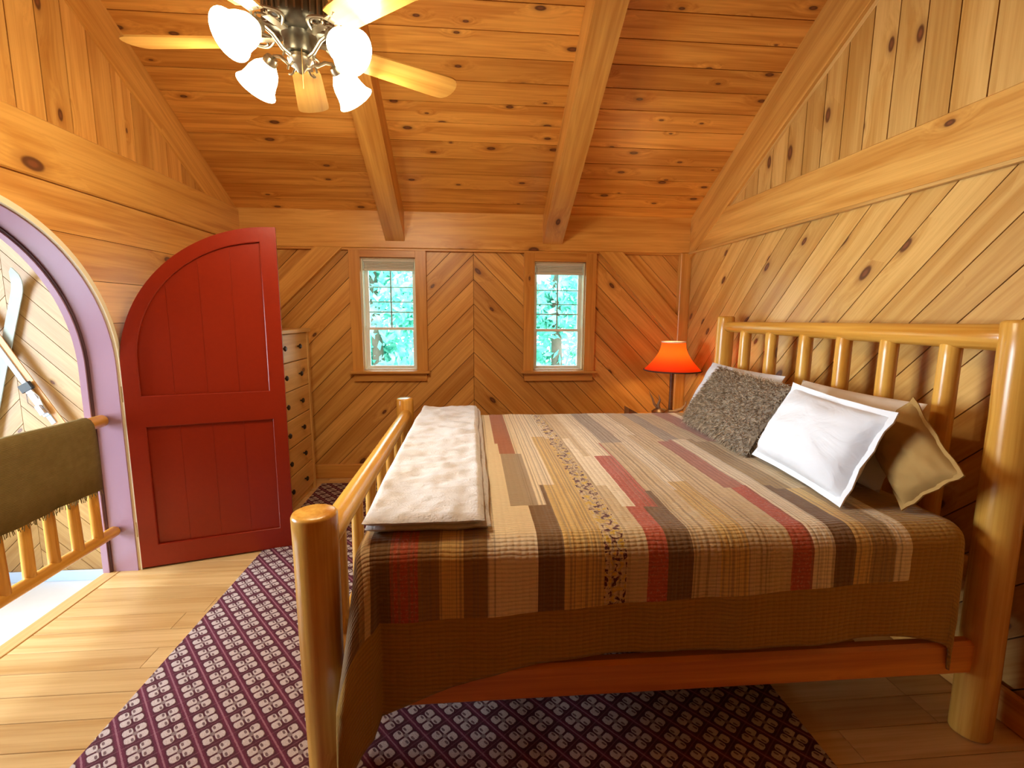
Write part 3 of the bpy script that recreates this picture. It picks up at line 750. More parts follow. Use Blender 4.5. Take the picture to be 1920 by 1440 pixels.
# ---------------------------------------------------------------- quilt
def quilt_mat():
    s = NT('striped_patchwork_quilt')
    uvn = s.n('ShaderNodeUVMap'); uvn.uv_map = 'cloth'
    sp = s.n('ShaderNodeSeparateXYZ'); s.l(uvn.outputs[0], sp.inputs[0])
    X = sp.outputs[0]; V = sp.outputs[1]      # X along the bed (m), V across the bed: 0 at the near edge, + down the near drop, - over the top
    DK=(.21,.115,.045); BR=(.32,.185,.065); OL=(.40,.26,.10); TN=(.62,.46,.25); GD=(.66,.44,.15); CR=(.80,.67,.46); RD=(.48,.105,.050); RB=(.42,.17,.10); GR=(.42,.33,.23)
    def nrm(x): return (x+.6)/2.4
    def rows(st): return s.ramp(s.math('DIVIDE', s.math('ADD', X, .6), 2.4), [(0.0, st[0][1])]+[(nrm(a), c) for a, c in st[1:]], 'CONSTANT')
    A = rows([(-.6,DK),(-.40,BR),(-.36,TN),(-.325,DK),(-.262,RD),(-.172,BR),(-.108,GD),(-.03,BR),(.045,CR),(.205,DK),(.285,GD),(.415,TN),(.487,TN),(.555,RD),(.625,DK),(.705,TN),(.80,GD),(.90,TN),(1.048,RD),(1.118,CR),(1.195,DK),(1.268,GD),(1.328,OL),(1.412,CR),(1.475,BR)])
    B = rows([(-.6,BR),(-.40,OL),(-.36,TN),(-.30,DK),(-.24,CR),(-.15,OL),(-.05,CR),(.05,CR),(.105,CR),(.135,GR),(.235,CR),(.33,GD),(.425,TN),(.50,CR),(.60,RD),(.69,TN),(.80,CR),(.90,TN),(1.02,RB),(1.11,CR),(1.20,OL),(1.30,TN),(1.42,CR),(1.50,BR)])
    C = rows([(-.6,BR),(-.36,TN),(-.2,CR),(-.05,TN),(.04,CR),(.12,RB),(.21,CR),(.36,CR),(.47,TN),(.58,CR),(.70,GR),(.82,CR),(.95,TN),(1.06,GR),(1.16,TN),(1.30,RB),(1.42,CR),(1.50,BR)])
    stp = s.n('ShaderNodeTexWhiteNoise', noise_dimensions='1D'); s.l(s.math('FLOOR', s.math('MULTIPLY', X, 7.3)), stp.inputs['W'])
    j = s.math('MULTIPLY', s.math('SUBTRACT', stp.outputs['Value'], .5), .45)
    c = s.mix(s.math('GREATER_THAN', s.math('ADD', V, s.math('MULTIPLY', j, .6)), -.30), B, A)
    c = s.mix(s.math('LESS_THAN', s.math('ADD', V, j), -1.0), c, C)
    # fine woven stripes along the strips
    fine = s.n('ShaderNodeTexNoise', noise_dimensions='1D'); s.l(X, fine.inputs['W']); fine.inputs['Scale'].default_value = 95; fine.inputs['Detail'].default_value = 1
    msk = s.math('GREATER_THAN', s.noise(s.vm('MULTIPLY', uvn.outputs[0], (4.2, .02, 0)), 1, 0), .44)
    c = s.mix(s.math('MULTIPLY', s.math('MULTIPLY', s.smooth(fine.outputs['Fac'], .48, .62), msk), .5), c, (.24,.16,.09))
    # floral print in one band
    fl = s.noise(uvn.outputs[0], 42, 2, .6, .8)
    band = s.math('MULTIPLY', s.math('GREATER_THAN', X, .420), s.math('LESS_THAN', X, .492))
    c = s.mix(s.math('MULTIPLY', s.smooth(fl, .54, .58), band), c, (.10,.025,.015))
    c = s.mix(s.math('MULTIPLY', s.smooth(fl, .44, .40), band), c, (.62,.40,.06))
    isred = s.n('ShaderNodeSeparateColor'); s.l(c, isred.inputs[0])
    rd = s.math('GREATER_THAN', s.math('DIVIDE', isred.outputs[0], s.math('ADD', isred.outputs[1], .001)), 3.4)
    c = s.mix(s.math('MULTIPLY', s.math('MULTIPLY', s.smooth(s.noise(uvn.outputs[0], 110, 1), .55, .66), rd), .5), c, (.55,.28,.20))
    # plain border below the strips
    bl = s.math('GREATER_THAN', V, s.math('MULTIPLY_ADD', X, -.040, .285))
    bl = s.math('MAXIMUM', bl, s.math('GREATER_THAN', X, 1.475))
    c = s.mix(bl, c, s.mix(s.noise(s.vm('MULTIPLY', uvn.outputs[0], (3, 60, 1)), 1, 3), (.36,.19,.026), (.43,.24,.042)))
    # quilting ribs
    rib = s.math('ABSOLUTE', s.math('SINE', s.math('MULTIPLY', s.math('ADD', V, s.math('MULTIPLY', s.noise(uvn.outputs[0], 9, 2), .014)), pi/.0135)))
    rx = s.math('ABSOLUTE', s.math('SINE', s.math('MULTIPLY', X, pi/.022)))
    pk = s.noise(uvn.outputs[0], 70, 2)
    hgt = s.math('ADD', s.math('ADD', s.math('MULTIPLY', rib, .55), s.math('MULTIPLY', rx, .35)), s.math('MULTIPLY', pk, .8))
    s.bump(hgt, .55, .0045)
    dm = s.math('MULTIPLY_ADD', rib, .22, .84)
    mul = s.n('ShaderNodeCombineXYZ')
    for i in range(3): s.l(dm, mul.inputs[i])
    c = s.mix(1.0, c, mul.outputs[0], 'MULTIPLY')
    return s.fin(c, .85, .15, Sheen_Weight=.15)
M['quilt'] = quilt_mat()
M['lining'] = plain('quilt_lining', (.60,.56,.48), .85)
QX0, QX1, QY0, QY1, QZ = -.372, 1.715, 1.400, 3.405, .802
RE = .075
def edge(d, r=RE):
    if d <= 0: return 0, 0
    q = r*pi/2
    if d < q: return r*sin(d/r), r*(1-cos(d/r))
    return r, r+(d-q)
def quilt_point(a, b):
    """cloth coordinates -> space; a along the bed, b across; beyond the mattress top the cloth hangs"""
    x0, x1, y0, y1 = QX0+RE, QX1-RE, QY0+RE, QY1-RE
    da = x0-a if a < x0 else (a-x1 if a > x1 else 0); db = y0-b if b < y0 else (b-y1 if b > y1 else 0)
    sx = -1 if a < x0 else 1; sy = -1 if b < y0 else 1
    bx = min(max(a, x0), x1); by = min(max(b, y0), y1)
    d = sqrt(da*da+db*db); h, v = edge(d)
    th = atan2(db, da) if d > 0 else 0
    x = bx + sx*h*cos(th); y = by + sy*h*sin(th); z = QZ - v
    both = (da > 0 and db > 0)
    fl_ = min(1, max(0, v-.06)/.36)
    if sx < 0 and sy < 0 and db > 0:      # near foot corner: the cloth swings out in front of the foot post
        k = sin(2*th)**.8 if both else 0
        y -= (.115*k*.55 + .075*math.exp(-((a-x0)/.15)**2 if a > x0 else 0)*1.0)*fl_ if not both else (.115*k + .075*sin(th))*fl_
        if both: x -= .035*k*fl_
    if v > RE:
        hang = v-RE
        if db > 0 and sy < 0: y -= .022*hang + .008*sin(a*7.0+1.0)*min(1, hang*4) + .004*sin(a*23)*min(1, hang*5)
    top = max(0, 1-v/.05)
    puff = .014*sin(pi*min(max((b-QY0)/(QY1-QY0),0),1))
    nz_ = .0045*noise.noise(Vector((a*5, b*5, 0)))+.0022*noise.noise(Vector((a*24, b*26, 3)))
    z += (puff+nz_)*max(.25, top)
    if v > 0 and not top:
        y += nz_*(.6 if db > 0 else 0)
    return Vector((x, y, z))
def hem(a):      # drop below the near edge
    t = min(1, max(0, (a+.30)/.75)); t = 1-(1-t)**2.2
    base = .62*(1-t)+.440*t
    q = max(0, (a-1.25)/.45); base += .055*q*q - .02*sin(pi*min(1,q))
    return base
na, nb = 200, 190
v = []; uv = []
a_lo, a_hi = QX0+RE-.46, QX1-RE+.20
b_hi = QY1-RE+.40
for i in range(na+1):
    a = a_lo+(a_hi-a_lo)*i/na
    for j in range(nb+1):
        t = j/nb; lo = QY0+RE-hem(a)
        b = lo+(b_hi-lo)*t
        v.append(quilt_point(a, b)); uv.append((a, QY0+RE-b))
f = [(i*(nb+1)+j, (i+1)*(nb+1)+j, (i+1)*(nb+1)+j+1, i*(nb+1)+j+1) for i in range(na) for j in range(nb)]
q = mk('patchwork_quilt', v, f, M['quilt'], None, Matrix.Translation((.67, 2.4, .40)), True, True)
q.data.materials.append(M['lining'])
ul = q.data.uv_layers.new(name='cloth')
for lp in q.data.loops: ul.data[lp.index].uv = uv[lp.vertex_index]
so = q.modifiers.new('thickness', 'SOLIDIFY'); so.thickness = .010; so.offset = -1; so.material_offset = 1; so.material_offset_rim = 0
tag(q, 'striped tan, brown and red patchwork quilt covering the bed', 'quilt')

# ---------------------------------------------------------------- folded throw on the foot of the bed
s = NT('cream_fleece')
tc = s.n('ShaderNodeTexCoord').outputs['Object']
n1 = s.noise(s.vm('MULTIPLY', tc, (9, 26, 20)), 1, 4, .6, .5); n2 = s.noise(tc, 160, 2)
s.bump(s.math('ADD', s.math('MULTIPLY', n1, 1.0), s.math('MULTIPLY', n2, .25)), .7, .012)
M['fleece'] = s.fin(s.mix(n1, (.54,.50,.47), (.72,.68,.65)), .95, .1, Sheen_Weight=.4)
def throw_layer(x0, x1, y0, y1, z0, th, seed, bulge=.0):
    g = G(); nx, ny = 30, 90; V = []; F = []
    for side in (0, 1):
        for i in range(nx+1):
            for j in range(ny+1):
                tx, ty = i/nx, j/ny
                ex = min(tx, 1-tx)*(x1-x0); ey = min(ty, 1-ty)*(y1-y0)
                rd = .022
                e = min(1, max(0, min(ex, ey)/rd)); prof = sqrt(max(0, 1-(1-e)**2))
                x = x0+(x1-x0)*tx + .010*noise.noise(Vector((ty*7+seed, tx, 0)))*(1 if True else 0)
                y = y0+(y1-y0)*ty + .010*noise.noise(Vector((tx*5, seed, 3)))
                hz = th/2*prof
                und = .013*noise.noise(Vector((x*7, y*15, seed)))+.006*noise.noise(Vector((x*22, y*40, seed)))
                zb = z0 + .014*sin(pi*min(max((y-QY0)/(QY1-QY0),0),1))
                # cloth follows the rounded far and near edges of the bed
                dn = max(0, (QY0+.06)-y); zb -= dn*dn*3
                V.append((x, y, zb+th/2 + (hz+und*prof if side == 0 else -hz)))
    N = (nx+1)*(ny+1)
    for i in range(nx):
        for j in range(ny):
            a = i*(ny+1)+j; F.append((a, a+ny+1, a+ny+2, a+1)); F.append((N+a, N+a+1, N+a+ny+2, N+a+ny+1))
    g.add(V, F); return g
th = empty('fleece_throw', (-.12, 2.35, .81)); tag(th, 'folded cream fleece throw across the foot of the bed', 'throw')
throw_layer(-.340, .062, 1.475, 3.37, .805, .034, 1).build('lower_fold', M['fleece'], th, Matrix.Translation((-.12,2.35,.81)), 180, True)
throw_layer(-.345, .040, 1.455, 3.36, .835, .034, 5).build('upper_fold', M['fleece'], th, Matrix.Translation((-.12,2.35,.81)), 180, True)

# ---------------------------------------------------------------- pillows
s = NT('white_cotton'); tc = s.n('ShaderNodeTexCoord').outputs['Object']
n1 = s.noise(s.vm('MULTIPLY', tc, (7, 9, 7)), 1, 3, .5, 1.2); s.bump(n1, .45, .02)
M['white'] = s.fin((.74,.755,.79), .8, .2, Sheen_Weight=.2)
M['creamc'] = plain('cream_cotton', (.72,.62,.50), .8, .2)
M['tanc'] = plain('tan_cotton', (.36,.21,.065), .8, .2, nscale=5, namt=.12)  # white pillowcase, the shadow on it put into the tan colour
def pillow(name, label, c, ydir, lean, wdt, hgt, thk, mat, roll=0, flange=0, seed=0, sag=.0, group='pillows leaning on the headboard', yaw=0):
    """c: centre of the bottom edge, width runs along -y (left of the viewer is +y), leaning back (towards +x) by lean"""
    n = 26; V = []; F = []
    def prof(u, v_):
        a = max(0, 1-abs(u)**2.6); b = max(0, 1-abs(v_)**2.6)
        return (a*b)**.52
    for side in (1, -1):
        for i in range(n+1):
            for j in range(n+1):
                u = -1+2*i/n; w_ = -1+2*j/n
                ux = u*(1-.075*(1-abs(u))*0 - .05*(1-w_*w_)*(abs(u)**3)); wy = w_*(1-.05*(1-u*u)*(abs(w_)**3))
                t = prof(u, w_)*thk/2*(1-.22*w_)
                t += (.010*noise.noise(Vector((u*2.2+seed, w_*2.2, side)))+.005*noise.noise(Vector((u*6, w_*6+seed, side))))*min(1, prof(u,w_)*1.8)
                V.append((ux*wdt/2, (wy+1)/2*hgt, side*t - sag*(1-u*u)*0))
    N = (n+1)**2
    for i in range(n):
        for j in range(n):
            a = i*(n+1)+j; F.append((a, a+n+1, a+n+2, a+1)); F.append((N+a, N+a+1, N+a+n+2, N+a+n+1))
    # local x -> width (towards -y), local y -> up the lean, local z -> out of the headboard
    upv = Vector((sin(lean), 0, cos(lean))); xd = Vector((0,-1,0))
    Rz = Matrix.Rotation(yaw, 3, 'Z'); upv = Rz @ upv; xd = Rz @ xd
    zd = xd.cross(upv)
    Rl = Matrix.Rotation(roll, 3, zd); xd = Rl @ xd; upv = Rl @ upv
    fr = Matrix(((xd.x,upv.x,zd.x,c[0]),(xd.y,upv.y,zd.y,c[1]),(xd.z,upv.z,zd.z,c[2]),(0,0,0,1)))
    g = G(); g.add(V, F); o = g.build(name, mat, None, fr, 180); tag(o, label, 'pillow', group)
    if flange:
        g = G(); m = 40; P = []
        def outline(s_, k):
            pts = []
            for e in range(4):
                for i in range(m//4):
                    t = -1+2*i/(m//4)
                    u, w_ = [(t,-1),(1,t),(-t,1),(-1,-t)][e]
                    uu = u*(1-.05*(1-w_*w_)*(abs(u)**3)); ww = w_*(1-.05*(1-u*u)*(abs(w_)**3))
                    pts.append((uu*wdt/2*s_+0, (ww+1)/2*hgt+(ww*k), .006*sin(i*1.7+e)))
            return pts
        def exp(k): return [(x+ (k if x > 0 else -k)*min(1,abs(x)/(wdt/2)), y+(y/hgt-.5)*2*k, z*(1 if k > 0 else 0)) for x, y, z in outline(1, 0)]
        a = exp(-.012); b = exp(flange); n_ = len(a)
        V = [(x,y,z+.003) for x,y,z in a]+[(x,y,z+.003) for x,y,z in b]+[(x,y,z-.003) for x,y,z in a]+[(x,y,z-.003) for x,y,z in b]
        F = []
        for i in range(n_):
            k = (i+1) % n_; F += [(i,n_+i,n_+k,k),(2*n_+i,2*n_+k,3*n_+k,3*n_+i),(n_+i,3*n_+i,3*n_+k,n_+k)]
        g.add(V, F); g.build('flange', mat, o, fr, 60)
    return o, fr
ZP = .822
# back row
pillow('sleeping_pillow', 'white pillow standing behind the grey-brown fur cushion', (1.530, 2.86, ZP), 0, radians(26), .80, .40, .15, M['white'], 0, 0, 3)
pillow('sleeping_pillow', 'cream pillow whose top corners show behind the near white sham', (1.585, 2.02, ZP), 0, radians(24), .70, .385, .15, M['creamc'], radians(0), 0, 6)
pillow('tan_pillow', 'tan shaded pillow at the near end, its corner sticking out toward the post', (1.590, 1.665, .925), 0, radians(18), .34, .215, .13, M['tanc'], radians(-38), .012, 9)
# front row
wp, wfr = pillow('pillow_sham', 'bright white pillow sham with flat border at the near end', (1.365, 1.865, ZP+.02), 0, radians(25), .55, .350, .20, M['white'], radians(-3), .022, 12)
fp, ffr = pillow('fur_cushion', 'grey-brown shaggy fur cushion at the far end of the pillows', (1.345, 2.545, ZP+.008), 0, radians(32), .74, .41, .15, plain('fur_backing', (.24,.185,.13), .95), radians(-2), 0, 15)
# fur strands
g = G(); rr = random.Random(11)
me = fp.data
polys = [p for p in me.polygons]
for p in polys:
    n_ = 9
    vs_ = [me.vertices[i].co for i in p.vertices]; nn = p.normal
    for _ in range(n_):
        a, b = rr.random(), rr.random()
        pt = (vs_[0]*(1-a)+vs_[1]*a)*(1-b)+(vs_[3]*(1-a)+vs_[2]*a)*b
        d_ = (nn + Vector((rr.uniform(-.9,.9), rr.uniform(-1.2,.5), rr.uniform(-.5,.5)))).normalized()
        l = rr.uniform(.014,.032); sd = d_.cross(Vector((rr.uniform(-1,1),rr.uniform(-1,1),rr.uniform(-1,1)))).normalized()*.0018
        mid = pt+d_*l*.6; tip = pt+d_*l+Vector((0,-.006,-.002))
        k = len(g.v); g.v += [tuple(pt-sd), tuple(pt+sd), tuple(mid+sd*.7), tuple(mid-sd*.7), tuple(tip)]
        g.f += [(k,k+1,k+2,k+3), (k+3,k+2,k+4)]
s = NT('fur'); gi = s.n('ShaderNodeTexCoord').outputs['Object']
M['fur'] = s.fin(s.mix(s.smooth(s.noise(gi, 55, 3, .7), .35, .68), (.21,.145,.085), (.60,.46,.31)), .8, .2)
tag(g.build('fur', M['fur'], fp, ffr), kind='stuff')

# ---------------------------------------------------------------- nightstand, lamp, box
ns = empty('nightstand', (1.68, 3.86, 0)); tag(ns, 'small pine nightstand in the corner behind the bed', 'nightstand')
NZ = .675
wbox('top', 1.25, 1.955, 3.63, 3.985, NZ-.028, NZ, M['log'], ns, 'x')
wbox('body', 1.29, 1.92, 3.66, 3.96, .16, NZ-.028, M['log'], ns, 'z')
dd = wbox('drawer', 1.276, 1.29, 3.69, 3.93, .44, .62, M['log'], ns, 'y')
g = G(); g.lathe([(.006,0),(.006,.012),(.018,.016),(.02,.022),(.004,.03)], 12); g.build('knob', M['knob'], dd, frame((1.276,3.81,.53), (0,0,1), (-1,0,0)), 30)
for a in (1.305, 1.905):
    for b in (3.69, 3.93): log('leg', (a,b,0), (a,b,.17), .028, .03, M['log'], ns, n=12, seg=3)
LXc, LYc = 1.69, 3.9
lp = empty('table_lamp', (LXc, LYc, NZ)); tag(lp, 'bedside lamp with glowing red-orange bell shade and antler base', 'lamp')
s = NT('red_lamp_shade')
tl = s.n('ShaderNodeBsdfTranslucent'); tl.inputs['Color'].default_value = (.90,.075,.010,1)
df = s.n('ShaderNodeBsdfDiffuse'); df.inputs['Color'].default_value = (.55,.05,.02,1)
mx = s.n('ShaderNodeMixShader'); mx.inputs[0].default_value = .42
s.l(tl.outputs[0], mx.inputs[1]); s.l(df.outputs[0], mx.inputs[2]); s.l(mx.outputs[0], s.out.inputs['Surface'])
M['shade'] = s.m
M['dkbrown'] = plain('dark_brown_braid', (.07,.022,.012), .8)
M['stem'] = wood('dark_lamp_stem', (.16,.07,.025), (.08,.03,.012), kon=.98)
M['antler'] = plain('antler_horn', (.22,.145,.085), .45, nscale=30, namt=.4)
M['whiteglass'] = plain('warm_white_trim', (.85,.78,.66), .5)
prof = []
for i in range(13):
    t = i/12; prof.append((.232-.137*(1-(1-t)**1.9), .378+t*.235))
g = G(); n_ = 48; V = []; F = []
for r_, z_ in prof:
    for k in range(n_):
        a = 2*pi*k/n_; rr_ = r_*(1+.012*cos(a*24)); V.append((rr_*cos(a), rr_*sin(a), z_))
for i in range(len(prof)-1):
    for k in range(n_):
        k2 = (k+1) % n_; F.append((i*n_+k,i*n_+k2,(i+1)*n_+k2,(i+1)*n_+k))
sh = mk('lamp_shade', V, F, M['shade'], lp, Matrix.Translation((LXc,LYc,NZ)), True)
g = G(); g.tube([(.233*cos(2*pi*k/40),.233*sin(2*pi*k/40),.378) for k in range(41)], .006, 6); g.build('braid', M['dkbrown'], sh, Matrix.Translation((LXc,LYc,NZ)), 60)
g = G(); g.tube([(.0955*cos(2*pi*k/40),.0955*sin(2*pi*k/40),.615) for k in range(41)], .0055, 6); g.build('top_ring', M['whiteglass'], sh, Matrix.Translation((LXc,LYc,NZ)), 60)
g = G()
for k in range(3):
    a = 2*pi*k/3+.3; g.tube([(0,0,.60),(.094*cos(a),.094*sin(a),.612)], .0022, 5)
g.build('spider', M['knob'], sh, Matrix.Translation((LXc,LYc,NZ)), 60)
g = G(); g.lathe([(.018,0),(.018,.02),(.017,.10),(.016,.20),(.018,.30),(.016,.40)], 16); g.build('stem', M['stem'], lp, frame((LXc,LYc,NZ+.02),(1,0,0)), 40)
g = G(); g.lathe([(.072,0),(.074,.012),(.060,.024),(.03,.034),(.018,.04)], 24); g.build('base', M['stem'], lp, Matrix.Translation((LXc,LYc,NZ)), 40)
g = G(); g.lathe([(.010,.40),(.016,.42),(.014,.45)], 12); g.build('socket', M['brass'], lp, Matrix.Translation((LXc,LYc,NZ)), 40)
s = NT('lit_bulb'); s.fin((1,.9,.7), .5); s.b.inputs['Emission Color'].default_value = (1,.62,.26,1); s.b.inputs['Emission Strength'].default_value = 30
M['bulb'] = s.m
g = G(); g.lathe([(.012,.445),(.026,.465),(.032,.49),(.026,.515),(.008,.528)], 14); g.build('bulb', M['bulb'], lp, Matrix.Translation((LXc,LYc,NZ)), 60)
def point(name, loc, power, col, rad, parent=None):
    l = bpy.data.lights.new(name, 'POINT'); l.energy = power; l.color = col; l.shadow_soft_size = rad
    o = bpy.data.objects.new(name, l); COL.objects.link(o); o.location = loc
    if parent: o.parent = parent; o.matrix_basis = PM[parent.name].inverted() @ Matrix.Translation(loc)
    return o
point('lamp_bulb_light', (LXc, LYc, NZ+.49), 55, (1,.58,.18), .035, lp)
for pts, r_ in (([(-.05,0,.03),(-.10,.0,.045),(-.145,-.01,.09),(-.165,-.01,.14),(-.195,-.01,.20)], [.016,.015,.012,.008,.002]),
            ([(-.10,-.01,.045),(-.115,-.02,.09),(-.10,-.02,.13),(-.118,-.02,.175)], [.014,.012,.009,.002]),
            ([(.03,-.02,.03),(.08,-.04,.05),(.115,-.04,.085),(.12,-.04,.12)], [.015,.013,.009,.002]),
            ([(-.03,-.05,.03),(.02,-.075,.035),(.07,-.08,.055),(.09,-.08,.085)], [.015,.013,.009,.002])):
    g = G(); g.tube([(a+LXc,b+LYc,c_+NZ) for a,b,c_ in pts], r_, 10); g.build('antler', M['antler'], lp, Matrix.Translation((LXc,LYc,NZ)), 60, True)
g = G(); g.lathe([(.02,.0),(.05,.01),(.055,.03),(.03,.05),(.01,.055)], 14); g.xf(Matrix.Translation((LXc-.115,LYc-.02,NZ))); g.build('antler_burr', M['stem'], lp, Matrix.Translation((LXc,LYc,NZ)), 60, True)
bxm = wood('dark_box_wood', (.22,.085,.028), (.14,.05,.018), kon=.98)
g = G(); P = [(0,0),(.10,0),(.10,.030),(0,.085)]
v = [(a,0,b) for a,b in P]+[(a,.12,b) for a,b in P]
g.add(v, [(0,1,2,3),(7,6,5,4),(0,4,5,1),(1,5,6,2),(2,6,7,3),(3,7,4,0)])
o = g.build('wooden_box', bxm, None, Matrix.Translation((1.275,3.74,NZ))); tag(o, 'small dark slant-topped wooden box on the nightstand beside the lamp', 'box')

# ---------------------------------------------------------------- outlet behind the headboard
o_ = empty('wall_outlet', (R-.0+.012, 1.62, .78)); tag(o_, 'white wall outlet plate behind the near end of the headboard', 'outlet')
rbox('cover_plate', R+.006, R+.017, 1.585, 1.655, .72, .84, M['sash'], o_, .003, 2)
for zz in (.755, .805):
    rbox('socket_face', R+.003, R+.0065, 1.602, 1.638, zz-.018, zz+.018, M['whiteglass'], o_, .0015, 1)

# ---------------------------------------------------------------- ceiling fan
FXc, FYc, FZc = -.64, 2.04, 2.525
fan = empty('ceiling_fan', (FXc, FYc, FZc)); tag(fan, 'five-blade ceiling fan with pewter motor and four lit glass shades', 'ceiling fan')
MF = Matrix.Translation((FXc, FYc, FZc))
M['pewter'] = plain('antique_pewter', (.20,.19,.15), .35, metal=.85, nscale=40, namt=.3)
M['pewterl'] = plain('brushed_pewter', (.42,.36,.26), .3, metal=.85, nscale=50, namt=.3)
M['blade'] = wood('oak_fan_blade', (.66,.37,.09), (.56,.27,.055), kon=.99, rough=.3, var=.06)
zc = zceil(FYc)-FZc
g = G(); g.lathe([(.013,.20),(.013,zc-.08)], 12); g.build('downrod', M['pewter'], fan, MF, 40)
g = G(); g.lathe([(.02,zc-.16),(.05,zc-.13),(.075,zc-.08),(.075,zc+.0)], 20); g.build('canopy', M['pewter'], fan, MF, 40)
g = G(); g.lathe([(.055,.012),(.10,.022),(.118,.045),(.122,.10),(.112,.14),(.07,.175),(.03,.20)], 40); mo = g.build('motor', M['pewter'], fan, MF, 40)
for k in range(30):
    a = 2*pi*k/30; g = G(); g.box(-.003,.003,.112,.127,.045,.105); g.xf(Matrix.Rotation(a,4,'Z')); g.build('fin', M['pewterl'], mo, MF)
g = G(); g.lathe([(.075,.03),(.062,.012),(.056,-.01),(.060,-.03),(.052,-.05),(.035,-.056)], 28); g.build('switch_housing', M['pewter'], fan, MF, 40)
g = G(); g.lathe([(.03,-.05),(.043,-.058),(.047,-.072),(.038,-.09),(.022,-.10),(.012,-.112),(.004,-.118)], 24); g.build('fitter', M['pewterl'], fan, MF, 40)
for k in range(5):
    a = radians(174.9-72*k)
    Rm = MF @ Matrix.Rotation(a, 4, 'Z')
    # bracket with scrolls
    g = G(); g.box(.075,.16,-.016,.016,.000,.008)
    for s_ in (-1, 1):
        g.tube([(.10+.11*t, s_*(.012+.045*sin(pi*t)), .004) for t in [i/10 for i in range(11)]], .0055, 6)
        g.tube([(.155+.022*cos(q_), s_*(.026+.018*sin(q_)), .004) for q_ in [i*.55 for i in range(12)]], .0042, 6)
        g.tube([(.205,s_*.012,.0),(.265,s_*.03,-.001)], .006, 6)
    g.box(.20,.275,-.03,.03,-.004,.002)
    br = g.build('blade_bracket', M['pewterl'], fan, Rm, 40)
    n_ = 22; top = []; bot = []
    Pb = [(.235,-.052),(.27,-.058),(.58,-.072)]
    for i in range(9):
        q_ = -pi/2+pi*i/8; Pb.append((.615+.045*cos(q_), .072*sin(q_)))
    Pb += [(.58,.072),(.27,.058),(.235,.052)]
    g = G(); g.prism(Pb, -.011, -.004)
    g.build('blade', M['blade'], fan, Rm @ Matrix.Rotation(radians(-12), 4, 'X'))
s = NT('lit_frosted_glass'); s.fin((.95,.92,.85), .4)
s.b.inputs['Emission Color'].default_value = (1,.86,.58,1); s.b.inputs['Emission Strength'].default_value = 15.0
M['glow'] = s.m
for k in range(4):
    a = radians(146.5+90*k)
    Rm = MF @ Matrix.Rotation(a, 4, 'Z')
    g = G(); g.tube([(.035,0,-.07),(.075,0,-.06),(.115,0,-.03),(.150,0,-.020),(.172,0,-.030)], [.007]*5, 8)
    g.tube([(.055+.02*cos(q_),0,-.085+.022*sin(q_)) for q_ in [i*.6 for i in range(10)]], .004, 6)
    arm = g.build('light_arm', M['pewterl'], fan, Rm, 40)
    tilt = radians(52)     # shade axis leans out and down
    S = Rm @ Matrix.Translation((.172,0,-.030)) @ Matrix.Rotation(-tilt, 4, 'Y') @ Matrix.Rotation(pi, 4, 'X')
    g = G(); g.lathe([(.022,-.012),(.027,.0),(.027,.020),(.020,.024)], 16); g.build('shade_holder', M['pewterl'], arm, S, 40)
    pr = [(.025,.012),(.033,.022),(.048,.041),(.057,.066),(.061,.090),(.067,.112),(.079,.130)]
    V = []; F = []; n_ = 28
    for r_, z_ in pr+[(r_-.003, z_) for r_, z_ in reversed(pr)]:
        for q_ in range(n_): V.append((r_*cos(2*pi*q_/n_), r_*sin(2*pi*q_/n_), z_))
    m_ = 2*len(pr)
    for i in range(m_):
        for q_ in range(n_):
            i2 = (i+1) % m_; k2 = (q_+1) % n_; F.append((i*n_+q_, i*n_+k2, i2*n_+k2, i2*n_+q_))
    shd = mk('glass_shade', V, F, M['glow'], fan, S, True)
    g = G(); g.lathe([(.010,.024),(.022,.05),(.027,.075),(.02,.10),(.006,.11)], 14); g.build('bulb', M['glow'], shd, S, 60)
    pl = S @ Vector((0,0,.135))
    point('fan_bulb_light', pl, 21, (1,.83,.56), .05, fan)
g = G(); g.tube([(.02,-.045,-.04),(.021,-.047,-.19)], .0016, 5); g.build('pull_chain', M['brass'], fan, MF, 60)

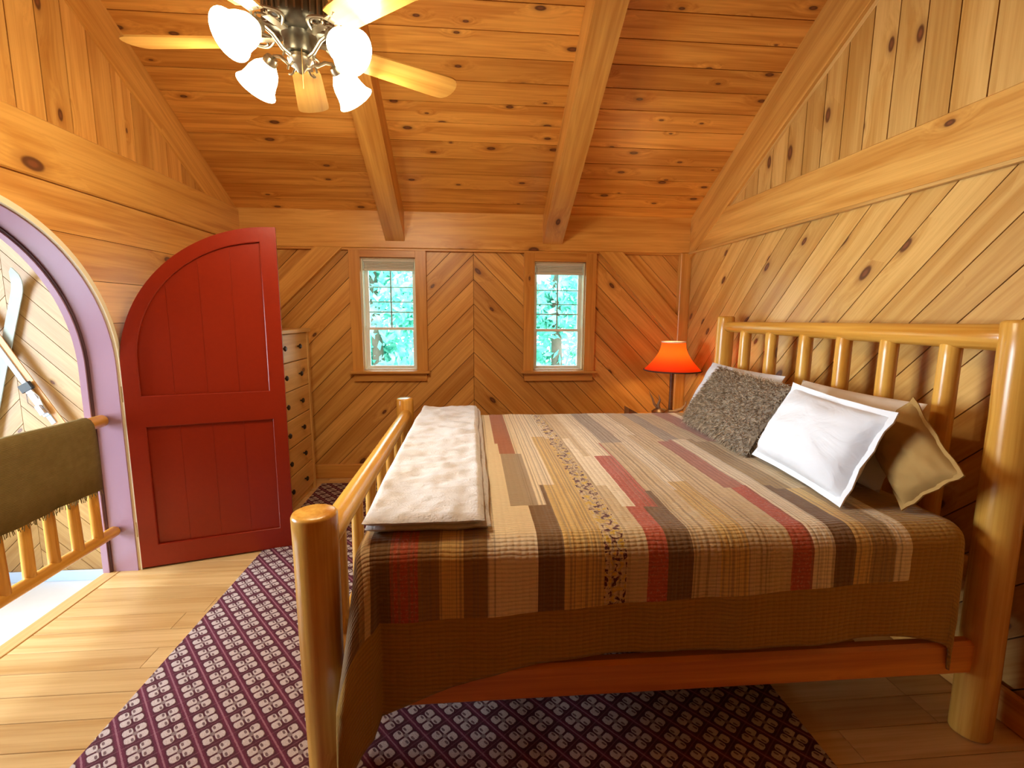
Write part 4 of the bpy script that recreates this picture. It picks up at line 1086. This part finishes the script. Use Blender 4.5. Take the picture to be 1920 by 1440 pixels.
# ---------------------------------------------------------------- outdoors
M['bark'] = plain('bark', (.14,.10,.07), .9, nscale=12, namt=.3)
def leafmat(name, a, b):
    s = NT(name); tc = s.n('ShaderNodeTexCoord').outputs['Object']
    c = s.mix(s.smooth(s.noise(tc, 3.5, 3), .35, .65), a, b)
    tl = s.n('ShaderNodeBsdfTranslucent'); df = s.n('ShaderNodeBsdfDiffuse'); s.l(c, tl.inputs[0]); s.l(c, df.inputs[0])
    mx = s.n('ShaderNodeMixShader'); mx.inputs[0].default_value = .45
    s.l(df.outputs[0], mx.inputs[1]); s.l(tl.outputs[0], mx.inputs[2]); s.l(mx.outputs[0], s.out.inputs['Surface'])
    return s.m
LM = [leafmat('leaf_teal', (.14,.50,.40), (.42,.86,.74)), leafmat('leaf_green', (.20,.56,.42), (.52,.88,.72))]
grd = rbox('ground', -14, 14, 5.2, 26, -3.3, -3.0, plain('lawn', (.10,.25,.12), .95, nscale=3, namt=.3), None, .02, 1); tag(grd, 'green ground outside the windows', None, None, 'structure')
def tree(x, y, h, rx, seed, mat, label, nl=5200):
    rr = random.Random(seed); r = empty('leafy_tree', (x, y, -3.0)); tag(r, label, 'tree', 'trees outside the windows')
    log('trunk', (x,y,-3.0), (x+rr.uniform(-.3,.3),y,-3+h*.8), .20, .07, M['bark'], r, n=10, seed=seed)
    g = G(); blobs = [(rr.uniform(-.6,.6)*rx, rr.uniform(-.5,.5)*rx, h*rr.uniform(.22,.95), rr.uniform(.35,.6)*rx) for _ in range(16)]
    for _ in range(nl):
        bx_, by_, bz_, br_ = rr.choice(blobs)
        d_ = Vector((rr.gauss(0,1), rr.gauss(0,1), rr.gauss(0,1))).normalized()*br_*rr.uniform(.55,1.05)
        p = Vector((x+bx_, y+by_, -3+bz_))+d_
        a = Vector((rr.gauss(0,1),rr.gauss(0,1),rr.gauss(0,1))).normalized(); b = a.orthogonal().normalized()
        l = rr.uniform(.07,.15)
        k = len(g.v); g.v += [tuple(p-a*l), tuple(p+b*l*.45), tuple(p+a*l), tuple(p-b*l*.45)]; g.f.append((k,k+1,k+2,k+3))
    tag(g.build('foliage', mat, r, Matrix.Translation((x,y,-3)), None, True), kind='stuff')
tree(-1.75, 10.0, 7.0, 1.3, 1, LM[0], 'leafy green tree filling the left window view')
tree(1.95, 10.3, 7.2, 1.3, 3, LM[0], 'leafy green tree filling the right window view')
tree(.1, 14.6, 8.4, 1.5, 2, LM[1], 'leafy tree farther back, between the views of both windows')
tree(4.0, 14.4, 8.0, 1.5, 4, LM[1], 'leafy tree at the right edge of the right window view')
tree(-4.0, 14.4, 8.4, 1.5, 5, LM[1], 'tall leafy tree at the left edge of the left window view')
